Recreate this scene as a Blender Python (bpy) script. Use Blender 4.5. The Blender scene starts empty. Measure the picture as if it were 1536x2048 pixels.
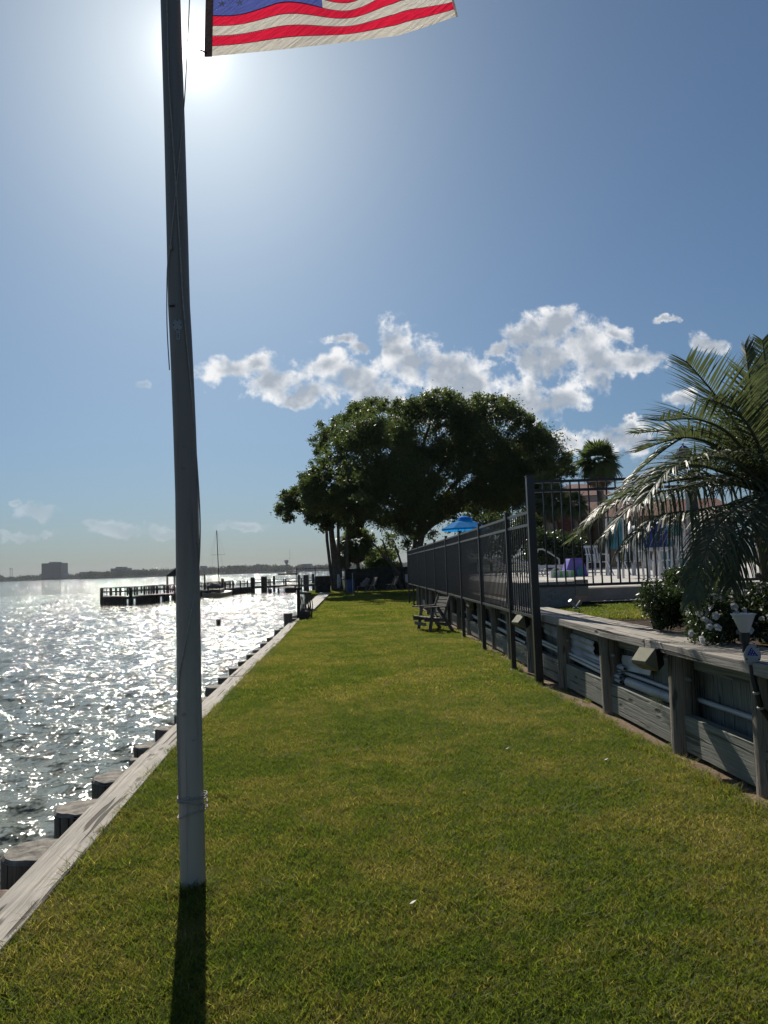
import bpy, math, random
import numpy as np
from mathutils import Vector, Matrix, noise as mnoise
sc = bpy.context.scene
C = sc.collection
random.seed(7); rng = np.random.default_rng(7)
PI = math.pi
# ---------------------------------------------------------------- camera
EYE = Vector((0, 0, 1.6)); FPX = 1450.0; PITCH = math.radians(4.4); ROLL = math.radians(1.9)
fw = Vector((0, math.cos(PITCH), math.sin(PITCH)))
r0 = Vector((1, 0, 0)); u0 = r0.cross(fw)
rt = r0*math.cos(ROLL) - u0*math.sin(ROLL); up = r0*math.sin(ROLL) + u0*math.cos(ROLL)
cam = bpy.data.cameras.new('camera'); camo = bpy.data.objects.new('camera', cam); C.objects.link(camo)
cam.sensor_fit = 'VERTICAL'; cam.sensor_height = 36; cam.lens = FPX/2048*36
cam.clip_start = 0.05; cam.clip_end = 20000
M = Matrix((rt, up, -fw)).transposed().to_4x4(); M.translation = EYE
camo.matrix_world = M; sc.camera = camo
# ---------------------------------------------------------------- sun, sky, exposure
SUN_EL = math.radians(36.4); SUN_AZ = math.radians(-14.4)       # azimuth from +Y towards +X
sd = Vector((math.sin(SUN_AZ)*math.cos(SUN_EL), math.cos(SUN_AZ)*math.cos(SUN_EL), math.sin(SUN_EL)))
sl = bpy.data.lights.new('sun', 'SUN'); slo = bpy.data.objects.new('sun', sl); C.objects.link(slo)
sl.energy = 5.0; sl.angle = math.radians(0.53); sl.color = (1, 0.93, 0.82)
slo.rotation_euler = sd.to_track_quat('Z', 'Y').to_euler(); slo.location = (0, 0, 60)
sc.view_settings.view_transform = 'Standard'; sc.view_settings.look = 'None'
sc.view_settings.exposure = 0.28; sc.view_settings.gamma = 1.0
try: sc.view_settings.use_curve_mapping = False
except Exception: pass
sc.cycles.use_denoising = True
sc.cycles.max_bounces = 8; sc.cycles.diffuse_bounces = 3; sc.cycles.glossy_bounces = 3
sc.cycles.transmission_bounces = 4; sc.cycles.transparent_max_bounces = 8; sc.cycles.volume_bounces = 0
sc.cycles.sample_clamp_indirect = 4; sc.cycles.sample_clamp_direct = 0
sc.cycles.caustics_reflective = False; sc.cycles.caustics_refractive = False

def ray(x, y): return fw + rt*((x-768)/FPX) - up*((y-1024)/FPX)
def at(x, y, Y):                       # photo pixel at world depth Y
    d = ray(x, y); return EYE + d*(Y/d.y)
def gd(x, y, z=0.0):                   # photo pixel on the level z
    d = ray(x, y); return EYE + d*((z-EYE.z)/d.z)

class NT:
    def __init__(s, tree): s.t = tree; s.n = tree.nodes; s.l = tree.links
    def new(s, typ, **kw):
        n = s.n.new(typ)
        for k, v in kw.items(): setattr(n, k, v)
        return n
    def put(s, sock, v):
        if v is None: return
        if hasattr(v, 'is_output'): s.l.new(v, sock)
        else:
            if isinstance(v, tuple) and len(v) == 3 and sock.type == 'RGBA': v = v+(1,)
            sock.default_value = v
    def math(s, op, a, b=None, c=None, clamp=False):
        n = s.new('ShaderNodeMath', operation=op); n.use_clamp = clamp
        for i, v in enumerate((a, b, c)): s.put(n.inputs[i], v)
        return n.outputs[0]
    def vm(s, op, a, b=None, c=None, out=0):
        n = s.new('ShaderNodeVectorMath', operation=op)
        for i, v in enumerate((a, b, c)):
            if v is not None: s.put(n.inputs[i], v)
        return n.outputs[out]
    def noise(s, vec, scale, detail=3, rough=0.55, dist=0.0, col=False, dim='3D'):
        n = s.new('ShaderNodeTexNoise', noise_dimensions=dim)
        s.put(n.inputs['Vector'], vec); n.inputs['Scale'].default_value = scale
        n.inputs['Detail'].default_value = detail; n.inputs['Roughness'].default_value = rough
        n.inputs['Distortion'].default_value = dist
        return n.outputs['Color' if col else 'Fac']
    def ramp(s, fac, stops, interp='LINEAR'):
        n = s.new('ShaderNodeValToRGB'); s.put(n.inputs[0], fac); e = n.color_ramp.elements
        n.color_ramp.interpolation = interp
        while len(e) < len(stops): e.new(0.5)
        for i, (p, c) in enumerate(stops):
            e[i].position = p; e[i].color = (c, c, c, 1) if isinstance(c, (int, float)) else tuple(c)+(1,)
        return n.outputs[0]
    def mix(s, fac, a, b, mode='MIX'):
        n = s.new('ShaderNodeMix', data_type='RGBA', blend_type=mode)
        s.put(n.inputs[0], fac); s.put(n.inputs[6], a); s.put(n.inputs[7], b); return n.outputs[2]
    def smooth(s, v, a, b):
        n = s.new('ShaderNodeMapRange', interpolation_type='SMOOTHSTEP')
        s.put(n.inputs[0], v); n.inputs[1].default_value = a; n.inputs[2].default_value = b
        n.inputs[3].default_value = 0; n.inputs[4].default_value = 1; return n.outputs[0]

w = bpy.data.worlds.new('World'); sc.world = w; w.use_nodes = True; w.node_tree.nodes.clear()
q = NT(w.node_tree)
SKY = 0.05
sky = q.new('ShaderNodeTexSky', sky_type='NISHITA'); sky.sun_disc = False
sky.sun_elevation = SUN_EL; sky.sun_rotation = SUN_AZ; sky.air_density = 1.0; sky.dust_density = 0.6; sky.ozone_density = 1.3
tc = q.new('ShaderNodeTexCoord'); D = q.vm('NORMALIZE', tc.outputs['Generated'])
sep = q.new('ShaderNodeSeparateXYZ'); q.put(sep.inputs[0], D)
base = q.vm('SCALE', sky.outputs[0]); base.node.inputs['Scale'].default_value = SKY
# aureole of the hazy air around the sun
cosd = q.vm('DOT_PRODUCT', D, tuple(sd), out=1)
ang = q.math('MULTIPLY', q.math('ARCCOSINE', q.math('MINIMUM', cosd, 1.0)), 180/PI)
def glow(width, p, amp):
    return q.math('MULTIPLY', q.math('EXPONENT', q.math('MULTIPLY', q.math('POWER', q.math('DIVIDE', ang, width), p), -1.0)), amp)
g = q.math('ADD', glow(0.6, 1.0, 5.0), q.math('ADD', glow(3.0, 1.0, 0.36), glow(8, 1.4, 0.11)))
core = q.math('MULTIPLY', q.math('LESS_THAN', ang, 0.45), 60.0)
gcol = q.vm('SCALE', (1.0, 0.96, 0.88)); q.put(gcol.node.inputs['Scale'], q.math('ADD', g, core))
hz_ = q.math('EXPONENT', q.math('MULTIPLY', q.math('MAXIMUM', sep.outputs[2], 0.0), -5.5))      # paler and dimmer air low over the horizon
grade = q.mix(hz_, (0.77, 0.965, 1.08), (0.345, 0.475, 0.72))
skyc = q.vm('ADD', q.vm('MULTIPLY', base, grade), gcol)
# clouds: puffs at fixed directions in the sky, u = x/y, v = z/y
ysafe = q.math('MAXIMUM', sep.outputs[1], 0.05)
u_ = q.math('DIVIDE', sep.outputs[0], ysafe); v_ = q.math('DIVIDE', sep.outputs[2], ysafe)
cmb = q.new('ShaderNodeCombineXYZ'); q.put(cmb.inputs[0], u_); q.put(cmb.inputs[1], v_); UV = cmb.outputs[0]
warp = q.vm('SUBTRACT', q.noise(UV, 9, 3, 0.55, col=True), (0.5, 0.5, 0.5))
warp2 = q.vm('SUBTRACT', q.noise(UV, 42, 4, 0.6, col=True), (0.5, 0.5, 0.5))
UVw = q.vm('MULTIPLY_ADD', warp2, (0.030, 0.026, 0), q.vm('MULTIPLY_ADD', warp, (0.055, 0.05, 0), UV))
puffs = [(470,733,80,36),(545,758,74,40),(605,788,52,28),(520,725,45,24),
 (655,728,48,44),(705,765,80,55),(760,810,80,44),(793,690,46,58),(830,725,70,60),(890,745,80,62),(960,770,95,58),(1045,795,85,50),(1112,802,78,34),(900,810,160,50),
 (685,668,36,14),(722,690,30,24),(1060,668,60,36),(1112,655,60,46),(1095,722,56,44),(1170,685,75,58),(1192,735,60,60),(1210,772,36,34),(1275,728,66,30),(1225,668,46,26),(1062,715,44,28),(1000,690,30,18),
 (1415,683,56,24),(1365,800,34,18),(1145,890,70,32),(1245,882,100,34),(1260,862,50,18),(1340,635,30,8),(1260,840,18,8)]
low = [(283,763,24,10),(30,1003,18,10),(78,1020,44,18),(250,1053,95,17),(40,1068,75,11),(190,1048,36,12),(330,1055,60,14),(490,1052,60,11)]
def field(lst):
    acc = None
    for (x, y, rx, ry) in lst:
        d = ray(x, y); uu = d.x/d.y; vv = d.z/d.y; su = rx/FPX*1.02; sv = ry/FPX*1.05
        t = q.vm('MULTIPLY_ADD', UVw, (1/su, 1/sv, 0), (-uu/su, -vv/sv, 0))
        L = q.vm('LENGTH', t, out=1)
        acc = L if acc is None else q.math('SMOOTH_MIN', acc, L, 0.35)
    return q.math('SUBTRACT', 1.0, acc)
def cloud(lst, bright, shade, dens, ext, sky_in):
    F = field(lst)
    n1 = q.noise(UV, 27, 8, 0.60, 0.15); n1 = q.math('SUBTRACT', n1, 0.5)
    off = q.vm('ADD', UV, (-0.006, 0.011, 0))                       # a step towards the sun
    n2 = q.math('SUBTRACT', q.noise(off, 27, 8, 0.60, 0.15), 0.5)
    den = q.math('MULTIPLY_ADD', n1, 2.7, q.math('MULTIPLY', F, 0.95))
    den2 = q.math('MULTIPLY_ADD', n2, 2.7, q.math('MULTIPLY', F, 0.95))
    alpha = q.math('MULTIPLY', q.smooth(den, -0.03, 0.6), dens)
    nl = q.math('SUBTRACT', q.noise(UV, 15, 3, 0.5), 0.5); soft = q.math('MULTIPLY_ADD', nl, 2.2, q.math('MULTIPLY_ADD', n1, 0.9, F))
    lit = q.math('ADD', q.math('SUBTRACT', 1.0, q.smooth(soft, 0.05, 0.85)), q.math('MULTIPLY', q.math('SUBTRACT', den, den2), 0.55))
    lit = q.math('MAXIMUM', q.math('MINIMUM', lit, 1.15), 0.0)
    col = q.mix(lit, shade, bright)
    front = q.math('GREATER_THAN', sep.outputs[1], 0.06)
    return q.mix(q.math('MULTIPLY', alpha, front), sky_in, col)
skyc = cloud(puffs, (0.80, 0.80, 0.80), (0.33, 0.37, 0.425), 0.93, 1, skyc)
skyc = cloud(low, (0.52, 0.57, 0.62), (0.36, 0.42, 0.47), 0.5, 1, skyc)
bg = q.new('ShaderNodeBackground'); q.put(bg.inputs[0], skyc); bg.inputs[1].default_value = 1.0
wo = q.new('ShaderNodeOutputWorld'); q.l.new(bg.outputs[0], wo.inputs[0])
w.cycles.sampling_method = 'MANUAL'; w.cycles.sample_map_resolution = 512

# ---------------------------------------------------------------- materials
def mat(name):
    m = bpy.data.materials.new(name); m.use_nodes = True; m.node_tree.nodes.clear()
    k = NT(m.node_tree); o = k.new('ShaderNodeOutputMaterial')
    return m, k, o
def pbsdf(k, col, rough=0.6, metal=0.0, normal=None, spec=0.5, **kw):
    b = k.new('ShaderNodeBsdfPrincipled')
    k.put(b.inputs['Base Color'], col); k.put(b.inputs['Roughness'], rough); k.put(b.inputs['Metallic'], metal)
    k.put(b.inputs['Specular IOR Level'], spec)
    if normal is not None: k.put(b.inputs['Normal'], normal)
    return b.outputs[0]
def bump(k, h, strength=0.4, dist=0.01):
    n = k.new('ShaderNodeBump'); k.put(n.inputs['Height'], h); n.inputs['Strength'].default_value = strength
    n.inputs['Distance'].default_value = dist; return n.outputs[0]
def plain(name, col, rough=0.5, metal=0.0, var=0.12, scale=6, bmp=0.1, spec=0.5):
    m, k, o = mat(name); t = k.new('ShaderNodeTexCoord').outputs['Object']
    n = k.noise(t, scale, 5, 0.6); hi = tuple(min(1, c*(1+var)) for c in col); lo = tuple(c*(1-var*1.6) for c in col)
    c = k.ramp(n, [(0.3, lo), (0.7, hi)])
    r = k.math('MULTIPLY_ADD', k.noise(t, scale*3.1, 4), 0.25, rough-0.12)
    k.l.new(pbsdf(k, c, r, metal, bump(k, k.noise(t, scale*9, 4), bmp, 0.004), spec), o.inputs[0]); return m
def wood(name, dark, light, grey=0.3, gscale=1.0, rough=0.85, crack=0.6, knots=True, stain=None):
    m, k, o = mat(name)
    uv = k.new('ShaderNodeUVMap').outputs[0]; rnd = k.new('ShaderNodeObjectInfo').outputs['Random']
    offv = k.new('ShaderNodeCombineXYZ'); k.put(offv.inputs[0], k.math('MULTIPLY', rnd, 37.0)); k.put(offv.inputs[1], k.math('MULTIPLY', rnd, 11.0))
    p = k.vm('ADD', uv, offv.outputs[0])
    wv = k.noise(k.vm('MULTIPLY', p, (1.1, 5, 1)), 1.0, 3, 0.5, col=True)
    pw = k.vm('MULTIPLY_ADD', k.vm('SUBTRACT', wv, (0.5, 0.5, 0.5)), (0.0, 0.05, 0), p)
    g1 = k.noise(k.vm('MULTIPLY', pw, (2.2*gscale, 70*gscale, 1)), 1.0, 5, 0.65)
    g2 = k.noise(k.vm('MULTIPLY', pw, (0.9*gscale, 16*gscale, 1)), 1.0, 4, 0.6)
    g3 = k.noise(p, 2.3, 4, 0.6)
    c = k.ramp(g1, [(0.36, dark), (0.57, light)])
    c = k.mix(k.smooth(g2, 0.35, 0.7), c, tuple(x*0.72 for x in light), 'MIX')
    c = k.mix(k.math('MULTIPLY', k.smooth(g3, 0.42, 0.72), grey), c, stain or (0.16, 0.17, 0.165))
    cr = k.smooth(k.noise(k.vm('MULTIPLY', pw, (1.0*gscale, 26*gscale, 1)), 1.0, 2, 0.4), 0.61, 0.66)
    c = k.mix(k.math('MULTIPLY', cr, crack), c, tuple(x*0.25 for x in dark))
    h = k.math('SUBTRACT', g1, k.math('MULTIPLY', cr, 1.5))
    if knots:
        vo = k.new('ShaderNodeTexVoronoi'); k.put(vo.inputs['Vector'], k.vm('MULTIPLY', pw, (2.2, 7.5, 1))); vo.inputs['Scale'].default_value = 1.0
        kn = k.math('SUBTRACT', 1.0, k.smooth(vo.outputs['Distance'], 0.06, 0.20))
        c = k.mix(k.math('MULTIPLY', kn, 0.75), c, tuple(x*0.35 for x in dark)); h = k.math('SUBTRACT', h, kn)
    k.l.new(pbsdf(k, c, rough, 0, bump(k, h, 0.9, 0.009), 0.2), o.inputs[0]); return m
def leafmat(name, dark, light, trans, gloss=0.35, rough=0.45, tw=0.5):
    m, k, o = mat(name); uv = k.new('ShaderNodeUVMap').outputs[0]
    s = k.new('ShaderNodeSeparateXYZ'); k.put(s.inputs[0], uv)
    geo = k.new('ShaderNodeNewGeometry').outputs['Position']
    f = k.math('ADD', k.math('MULTIPLY', s.outputs[0], 0.6), k.math('MULTIPLY', k.noise(geo, 0.7, 3), 0.5))
    c = k.ramp(f, [(0.15, dark), (0.85, light)])
    a = pbsdf(k, c, rough, 0, None, gloss)
    tr = k.new('ShaderNodeBsdfTranslucent'); k.put(tr.inputs[0], k.mix(0.75, c, trans))
    mx = k.new('ShaderNodeMixShader'); mx.inputs[0].default_value = tw
    k.l.new(a, mx.inputs[1]); k.l.new(tr.outputs[0], mx.inputs[2]); k.l.new(mx.outputs[0], o.inputs[0]); return m

MT = {}
MT['cap'] = wood('cap_timber', (0.17, 0.14, 0.115), (0.47, 0.43, 0.37), 0.35, 0.8, 0.8, 0.95)
MT['capgrey'] = wood('grey_cap_timber', (0.16, 0.14, 0.12), (0.44, 0.40, 0.35), 0.4, 0.8, 0.8, 0.9)
MT['pile'] = wood('pile_timber', (0.05, 0.045, 0.04), (0.16, 0.145, 0.125), 0.4, 1.0, 0.9, 0.9, False, (0.05, 0.06, 0.05))
MT['piletop'] = plain('pile_end_grain', (0.20, 0.18, 0.15), 0.9, 0, 0.45, 14, 0.8)
MT['treated'] = wood('green_treated_timber', (0.12, 0.125, 0.105), (0.27, 0.275, 0.235), 0.4, 0.9, 0.85, 0.6, True, (0.09, 0.13, 0.115))
MT['log'] = wood('round_log_timber', (0.10, 0.085, 0.07), (0.27, 0.24, 0.195), 0.4, 1.6, 0.88, 0.65, True, (0.10, 0.12, 0.10))
MT['benchwood'] = wood('bench_timber', (0.10, 0.088, 0.076), (0.24, 0.22, 0.19), 0.3, 1.0)
MT['pierwood'] = plain('dark_pier_timber', (0.045, 0.042, 0.038), 0.95, 0, 0.3, 3, 0.3, 0.08)
MT['deckwood'] = plain('pale_deck_timber', (0.34, 0.32, 0.29), 0.8, 0, 0.25, 3, 0.3)
MT['blackmetal'] = plain('black_powder_coat', (0.022, 0.022, 0.026), 0.36, 0.0, 0.15, 8, 0.05, 0.65)
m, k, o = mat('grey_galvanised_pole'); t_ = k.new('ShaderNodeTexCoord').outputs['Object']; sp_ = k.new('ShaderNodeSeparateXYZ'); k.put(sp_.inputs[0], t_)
grass_bounce = k.smooth(k.math('ADD', sp_.outputs[2], k.math('MULTIPLY', k.noise(t_, 2.2, 4), 0.8)), 2.6, 0.3)      # light bounced off the grass, painted in as a paler lower pole
c_ = k.mix(grass_bounce, (0.215, 0.190, 0.172), (0.44, 0.40, 0.36)); nn_ = k.noise(k.vm('MULTIPLY', t_, (30, 30, 1.5)), 1.0, 5, 0.65)
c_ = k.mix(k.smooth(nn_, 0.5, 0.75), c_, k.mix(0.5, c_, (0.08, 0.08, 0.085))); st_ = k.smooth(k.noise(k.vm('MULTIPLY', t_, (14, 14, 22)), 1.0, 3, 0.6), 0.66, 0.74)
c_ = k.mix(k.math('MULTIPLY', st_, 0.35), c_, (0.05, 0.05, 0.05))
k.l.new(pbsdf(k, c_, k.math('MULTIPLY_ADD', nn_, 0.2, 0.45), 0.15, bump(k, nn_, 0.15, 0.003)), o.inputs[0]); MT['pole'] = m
MT['rope'] = plain('pale_rope', (0.36, 0.34, 0.31), 0.8, 0, 0.2, 60, 0.4)
MT['plate'] = plain('steel_plate', (0.30, 0.31, 0.32), 0.5, 0.3)
MT['black'] = plain('black_plastic', (0.012, 0.012, 0.014), 0.45)
MT['greymetal'] = plain('grey_cast_metal', (0.30, 0.31, 0.32), 0.5, 0.5)
MT['pvc'] = plain('white_pvc', (0.47, 0.49, 0.49), 0.45, 0, 0.12, 4)
MT['vinyl'] = plain('weathered_white_vinyl', (0.38, 0.40, 0.41), 0.5, 0, 0.25, 3)
MT['cream'] = plain('yellowed_glass_lens', (0.22, 0.21, 0.14), 0.65, 0, 0.1, 5, 0.05, 0.1)
MT['white'] = plain('white_resin', (0.50, 0.51, 0.53), 0.4, 0, 0.06, 4)
MT['teal'] = plain('teal_fabric', (0.05, 0.20, 0.26), 0.8)
MT['navy'] = plain('navy_blue_fabric', (0.012, 0.035, 0.22), 0.8, 0, 0.2, 6)
MT['purple'] = plain('purple_plastic', (0.13, 0.10, 0.42), 0.5)
MT['greenp'] = plain('green_towel', (0.13, 0.42, 0.12), 0.8)
MT['concrete'] = plain('tan_concrete', (0.38, 0.32, 0.27), 0.9, 0, 0.15, 3, 0.3)
MT['deck'] = plain('pool_deck_concrete', (0.42, 0.40, 0.37), 0.85, 0, 0.1, 2, 0.2)
MT['siding'] = plain('white_clapboard', (0.55, 0.54, 0.52), 0.7, 0, 0.08)
MT['redroof'] = plain('red_brown_shingle', (0.16, 0.055, 0.04), 0.85, 0, 0.3, 5)
MT['peach'] = plain('tan_stucco', (0.30, 0.20, 0.15), 0.85)
MT['greyroof'] = plain('grey_metal_roof', (0.16, 0.17, 0.175), 0.45, 0.2)
MT['glass'] = plain('dark_window', (0.02, 0.025, 0.03), 0.1)
MT['trunk'] = plain('brown_bark', (0.095, 0.075, 0.06), 0.9, 0, 0.35, 5, 0.8)
MT['palmtrunk'] = plain('grey_palm_bark', (0.15, 0.125, 0.10), 0.9, 0, 0.35, 8, 0.8)
MT['deadfrond'] = plain('dead_frond', (0.17, 0.12, 0.07), 0.85, 0, 0.3)
MT['redflower'] = plain('red_petal', (0.45, 0.03, 0.03), 0.7)
MT['hull'] = plain('pale_hull', (0.24, 0.20, 0.14), 0.6)
MT['canvas'] = plain('dark_canvas', (0.03, 0.035, 0.045), 0.8)
MT['barrel'] = plain('blue_barrel', (0.02, 0.05, 0.13), 0.5)
MT['rock'] = plain('brown_rock', (0.22, 0.15, 0.11), 0.9, 0, 0.4, 9, 0.8)
MT['gravel'] = plain('river_gravel', (0.26, 0.22, 0.18), 0.85, 0, 0.45, 25, 0.6)
MT['farbld'] = plain('far_pale_building', (0.24, 0.24, 0.24), 0.8)
MT['fardark'] = plain('far_dark_glass', (0.05, 0.055, 0.065), 0.4)
MT['edging'] = plain('black_edging', (0.015, 0.014, 0.013), 0.8)
MT['fardirt'] = plain('shore_land', (0.06, 0.065, 0.05), 0.95)
MT['oak'] = leafmat('oak_leaf', (0.018, 0.032, 0.010), (0.064, 0.092, 0.026), (0.16, 0.22, 0.045), 0.3, 0.5, 0.36)
MT['olive'] = leafmat('light_bush_leaf', (0.04, 0.07, 0.02), (0.10, 0.14, 0.045), (0.20, 0.28, 0.06), 0.3, 0.5, 0.4)
MT['darkleaf'] = leafmat('dark_shrub_leaf', (0.010, 0.022, 0.009), (0.032, 0.055, 0.02), (0.08, 0.13, 0.03), 0.4, 0.4, 0.25)
MT['fan'] = leafmat('fan_palm_leaf', (0.03, 0.05, 0.02), (0.075, 0.105, 0.04), (0.14, 0.2, 0.05), 0.4, 0.4, 0.35)
MT['pindo'] = leafmat('feather_palm_leaflet', (0.040, 0.056, 0.034), (0.10, 0.118, 0.075), (0.15, 0.19, 0.06), 0.22, 0.48, 0.32)
MT['petal'] = leafmat('white_petal', (0.62, 0.62, 0.60), (0.8, 0.8, 0.79), (0.75, 0.75, 0.72), 0.2, 0.7, 0.35)
MT['farleaf'] = leafmat('far_foliage', (0.02, 0.03, 0.012), (0.05, 0.065, 0.03), (0.08, 0.10, 0.03), 0.2, 0.8, 0.2)
def cloth(name, col, tw=0.45):
    m, k, o = mat(name); t = k.new('ShaderNodeTexCoord').outputs['Object']
    wr = k.noise(k.vm('MULTIPLY', k.vm('ADD', t, k.vm('MULTIPLY', k.vm('DOT_PRODUCT', t, (0, 0, 1), out=1), (-0.9, 0, 0))), (34, 10, 9)), 1.0, 4, 0.6, 0.4)
    c = k.mix(k.math('MULTIPLY', k.noise(t, 5, 3), 0.35), col, tuple(x*0.7 for x in col))
    nb = bump(k, wr, 1.0, 0.03)
    a = pbsdf(k, c, 0.85, 0, nb, 0.08); tr = k.new('ShaderNodeBsdfTranslucent'); k.put(tr.inputs[0], c); k.put(tr.inputs[1], nb)
    mx = k.new('ShaderNodeMixShader'); mx.inputs[0].default_value = tw
    k.l.new(a, mx.inputs[1]); k.l.new(tr.outputs[0], mx.inputs[2]); k.l.new(mx.outputs[0], o.inputs[0]); return m
MT['fred'] = cloth('red_nylon', (0.75, 0.02, 0.06), 0.55); MT['fwhite'] = cloth('white_nylon', (0.72, 0.68, 0.60), 0.5)
MT['fblue'] = cloth('blue_nylon', (0.10, 0.13, 0.42), 0.5); MT['fseam'] = cloth('dark_seam', (0.05, 0.03, 0.04), 0.2)
MT['fhoist'] = cloth('hoist_canvas', (0.24, 0.19, 0.18), 0.5); MT['parasol'] = cloth('bright_blue_canvas', (0.01, 0.30, 0.75), 0.5)

# ---------------------------------------------------------------- mesh building
class MB:
    def __init__(s): s.v = []; s.f = []; s.uv = []
    def face(s, pts, uvs=None):
        i = len(s.v); s.v += [tuple(p) for p in pts]; s.f.append(tuple(range(i, i+len(pts))))
        s.uv += list(uvs) if uvs else [(0, 0)]*len(pts); return s
    def box(s, c, size, rz=0.0, mtx=None, jit=0.0):
        """centre, size; u of the UVs runs along the longest side"""
        c = Vector(c); h = Vector(size)*0.5; R = Matrix.Rotation(rz, 3, 'Z') if mtx is None else mtx
        L = max(range(3), key=lambda a: size[a])
        P = [Vector((sx*h.x, sy*h.y, sz*h.z)) for sx in (-1, 1) for sy in (-1, 1) for sz in (-1, 1)]
        if jit: P = [p+Vector((random.uniform(-jit, jit), random.uniform(-jit, jit), random.uniform(-jit, jit))) for p in P]
        Q = [R@p+c for p in P]
        for fc in ((0, 1, 3, 2), (4, 6, 7, 5), (0, 4, 5, 1), (2, 3, 7, 6), (0, 2, 6, 4), (1, 5, 7, 3)):
            ax = [a for a in range(3) if abs(P[fc[0]][a]-P[fc[1]][a]) > 1e-3+jit*2.5 or abs(P[fc[1]][a]-P[fc[2]][a]) > 1e-3+jit*2.5]
            if L in ax and len(ax) > 1: a, b = L, [x for x in ax if x != L][0]
            else: a, b = (ax+[0, 1])[0], (ax+[0, 1])[1]
            s.face([Q[i] for i in fc], [(P[i][a], P[i][b]+(0.37*b if a == L else 0)) for i in fc])
        return s
    def bar(s, a, b, wd, ht=None, upv=(0, 0, 1)):
        a = Vector(a); b = Vector(b); d = b-a; L = d.length; d.normalize(); ht = ht or wd
        upv = Vector(upv)
        if abs(d.dot(upv)) > 0.99: upv = Vector((0, 1, 0))
        x = d.cross(upv).normalized(); z = x.cross(d)
        return s.box((a+b)/2, (wd, L, ht), mtx=Matrix((x, d, z)).transposed())
    def tube(s, pts, rad, n=8, cap=True, jit=0.0, nz=0.0):
        pts = [Vector(p) for p in pts]; m = len(pts)
        rad = [rad]*m if isinstance(rad, (int, float)) else rad
        rings = []; ref = None; u = 0; base = len(s.v)
        for i, p in enumerate(pts):
            t = (pts[min(i+1, m-1)]-pts[max(i-1, 0)]).normalized()
            if ref is None: ref = Vector((1, 0, 0)) if abs(t.x) < 0.8 else Vector((0, 1, 0))
            x = (ref-t*ref.dot(t)).normalized(); ref = x; y = t.cross(x)
            if i: u += (p-pts[i-1]).length
            ring = []
            for k in range(n):
                a = 2*PI*k/n; rr = rad[i]*(1+random.uniform(-jit, jit))
                if nz: rr *= 1+nz*mnoise.noise(Vector((math.cos(a)*1.5, math.sin(a)*1.5, u*1.2))+Vector((p.y*3.1, 0, 0)))
                ring.append((p+(x*math.cos(a)+y*math.sin(a))*rr, (u, a*rad[0])))
            rings.append(ring)
        for i in range(m-1):
            for k in range(n):
                k2 = (k+1) % n; q4 = [rings[i][k], rings[i][k2], rings[i+1][k2], rings[i+1][k]]
                uv = [z[1] for z in q4]
                if k2 == 0: uv[1] = (uv[1][0], 2*PI*rad[0]); uv[2] = (uv[2][0], 2*PI*rad[0])
                s.face([z[0] for z in q4], uv)
        if cap:
            s.face([z[0] for z in rings[0]][::-1]); s.face([z[0] for z in rings[-1]])
        return s
    def lathe(s, c, prof, n=16, axis=None):
        """prof: list of (radius, height) round a vertical axis at c"""
        c = Vector(c); R = axis if axis is not None else Matrix.Identity(3)
        for (ra, za), (rb, zb) in zip(prof, prof[1:]):
            for k in range(n):
                a0 = 2*PI*k/n; a1 = 2*PI*(k+1)/n
                P = [(ra, a0, za), (ra, a1, za), (rb, a1, zb), (rb, a0, zb)]
                pts = [c+R@Vector((r*math.cos(a), r*math.sin(a), z)) for r, a, z in P]
                if ra < 1e-5: pts = [pts[0], pts[2], pts[3]]
                elif rb < 1e-5: pts = pts[:3]
                s.face(pts, [(0, 0)]*len(pts))
        return s
    def extrude(s, poly, d):
        """prism over a planar polygon, along d"""
        P = [Vector(p) for p in poly]; d = Vector(d); Q = [p+d for p in P]
        s.face(P[::-1]); s.face(Q); n = len(P)
        for i in range(n): s.face([P[i], P[(i+1) % n], Q[(i+1) % n], Q[i]])
        return s
    def build(s, name, m, parent=None, smooth=False, label=None, merge=True, bevel=0):
        me = bpy.data.meshes.new(name); me.from_pydata(s.v, [], s.f); me.uv_layers.new(name='UVMap')
        me.uv_layers[0].data.foreach_set('uv', np.array(s.uv, dtype='f').ravel())
        me.materials.append(MT[m] if isinstance(m, str) else m)
        if merge:
            import bmesh
            b = bmesh.new(); b.from_mesh(me); bmesh.ops.remove_doubles(b, verts=b.verts, dist=1e-5)
            bmesh.ops.recalc_face_normals(b, faces=b.faces); b.to_mesh(me); b.free()
        if smooth: me.polygons.foreach_set('use_smooth', [True]*len(me.polygons))
        o = bpy.data.objects.new(name, me); C.objects.link(o)
        if parent: o.parent = parent
        if label: o['label'] = label
        if bevel:
            md = o.modifiers.new('bevel', 'BEVEL'); md.width = bevel; md.segments = 2; md.limit_method = 'ANGLE'
        if smooth == 'auto' or smooth: 
            try:
                me.set_sharp_from_angle(angle=math.radians(40))
            except Exception: pass
        return o
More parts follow.
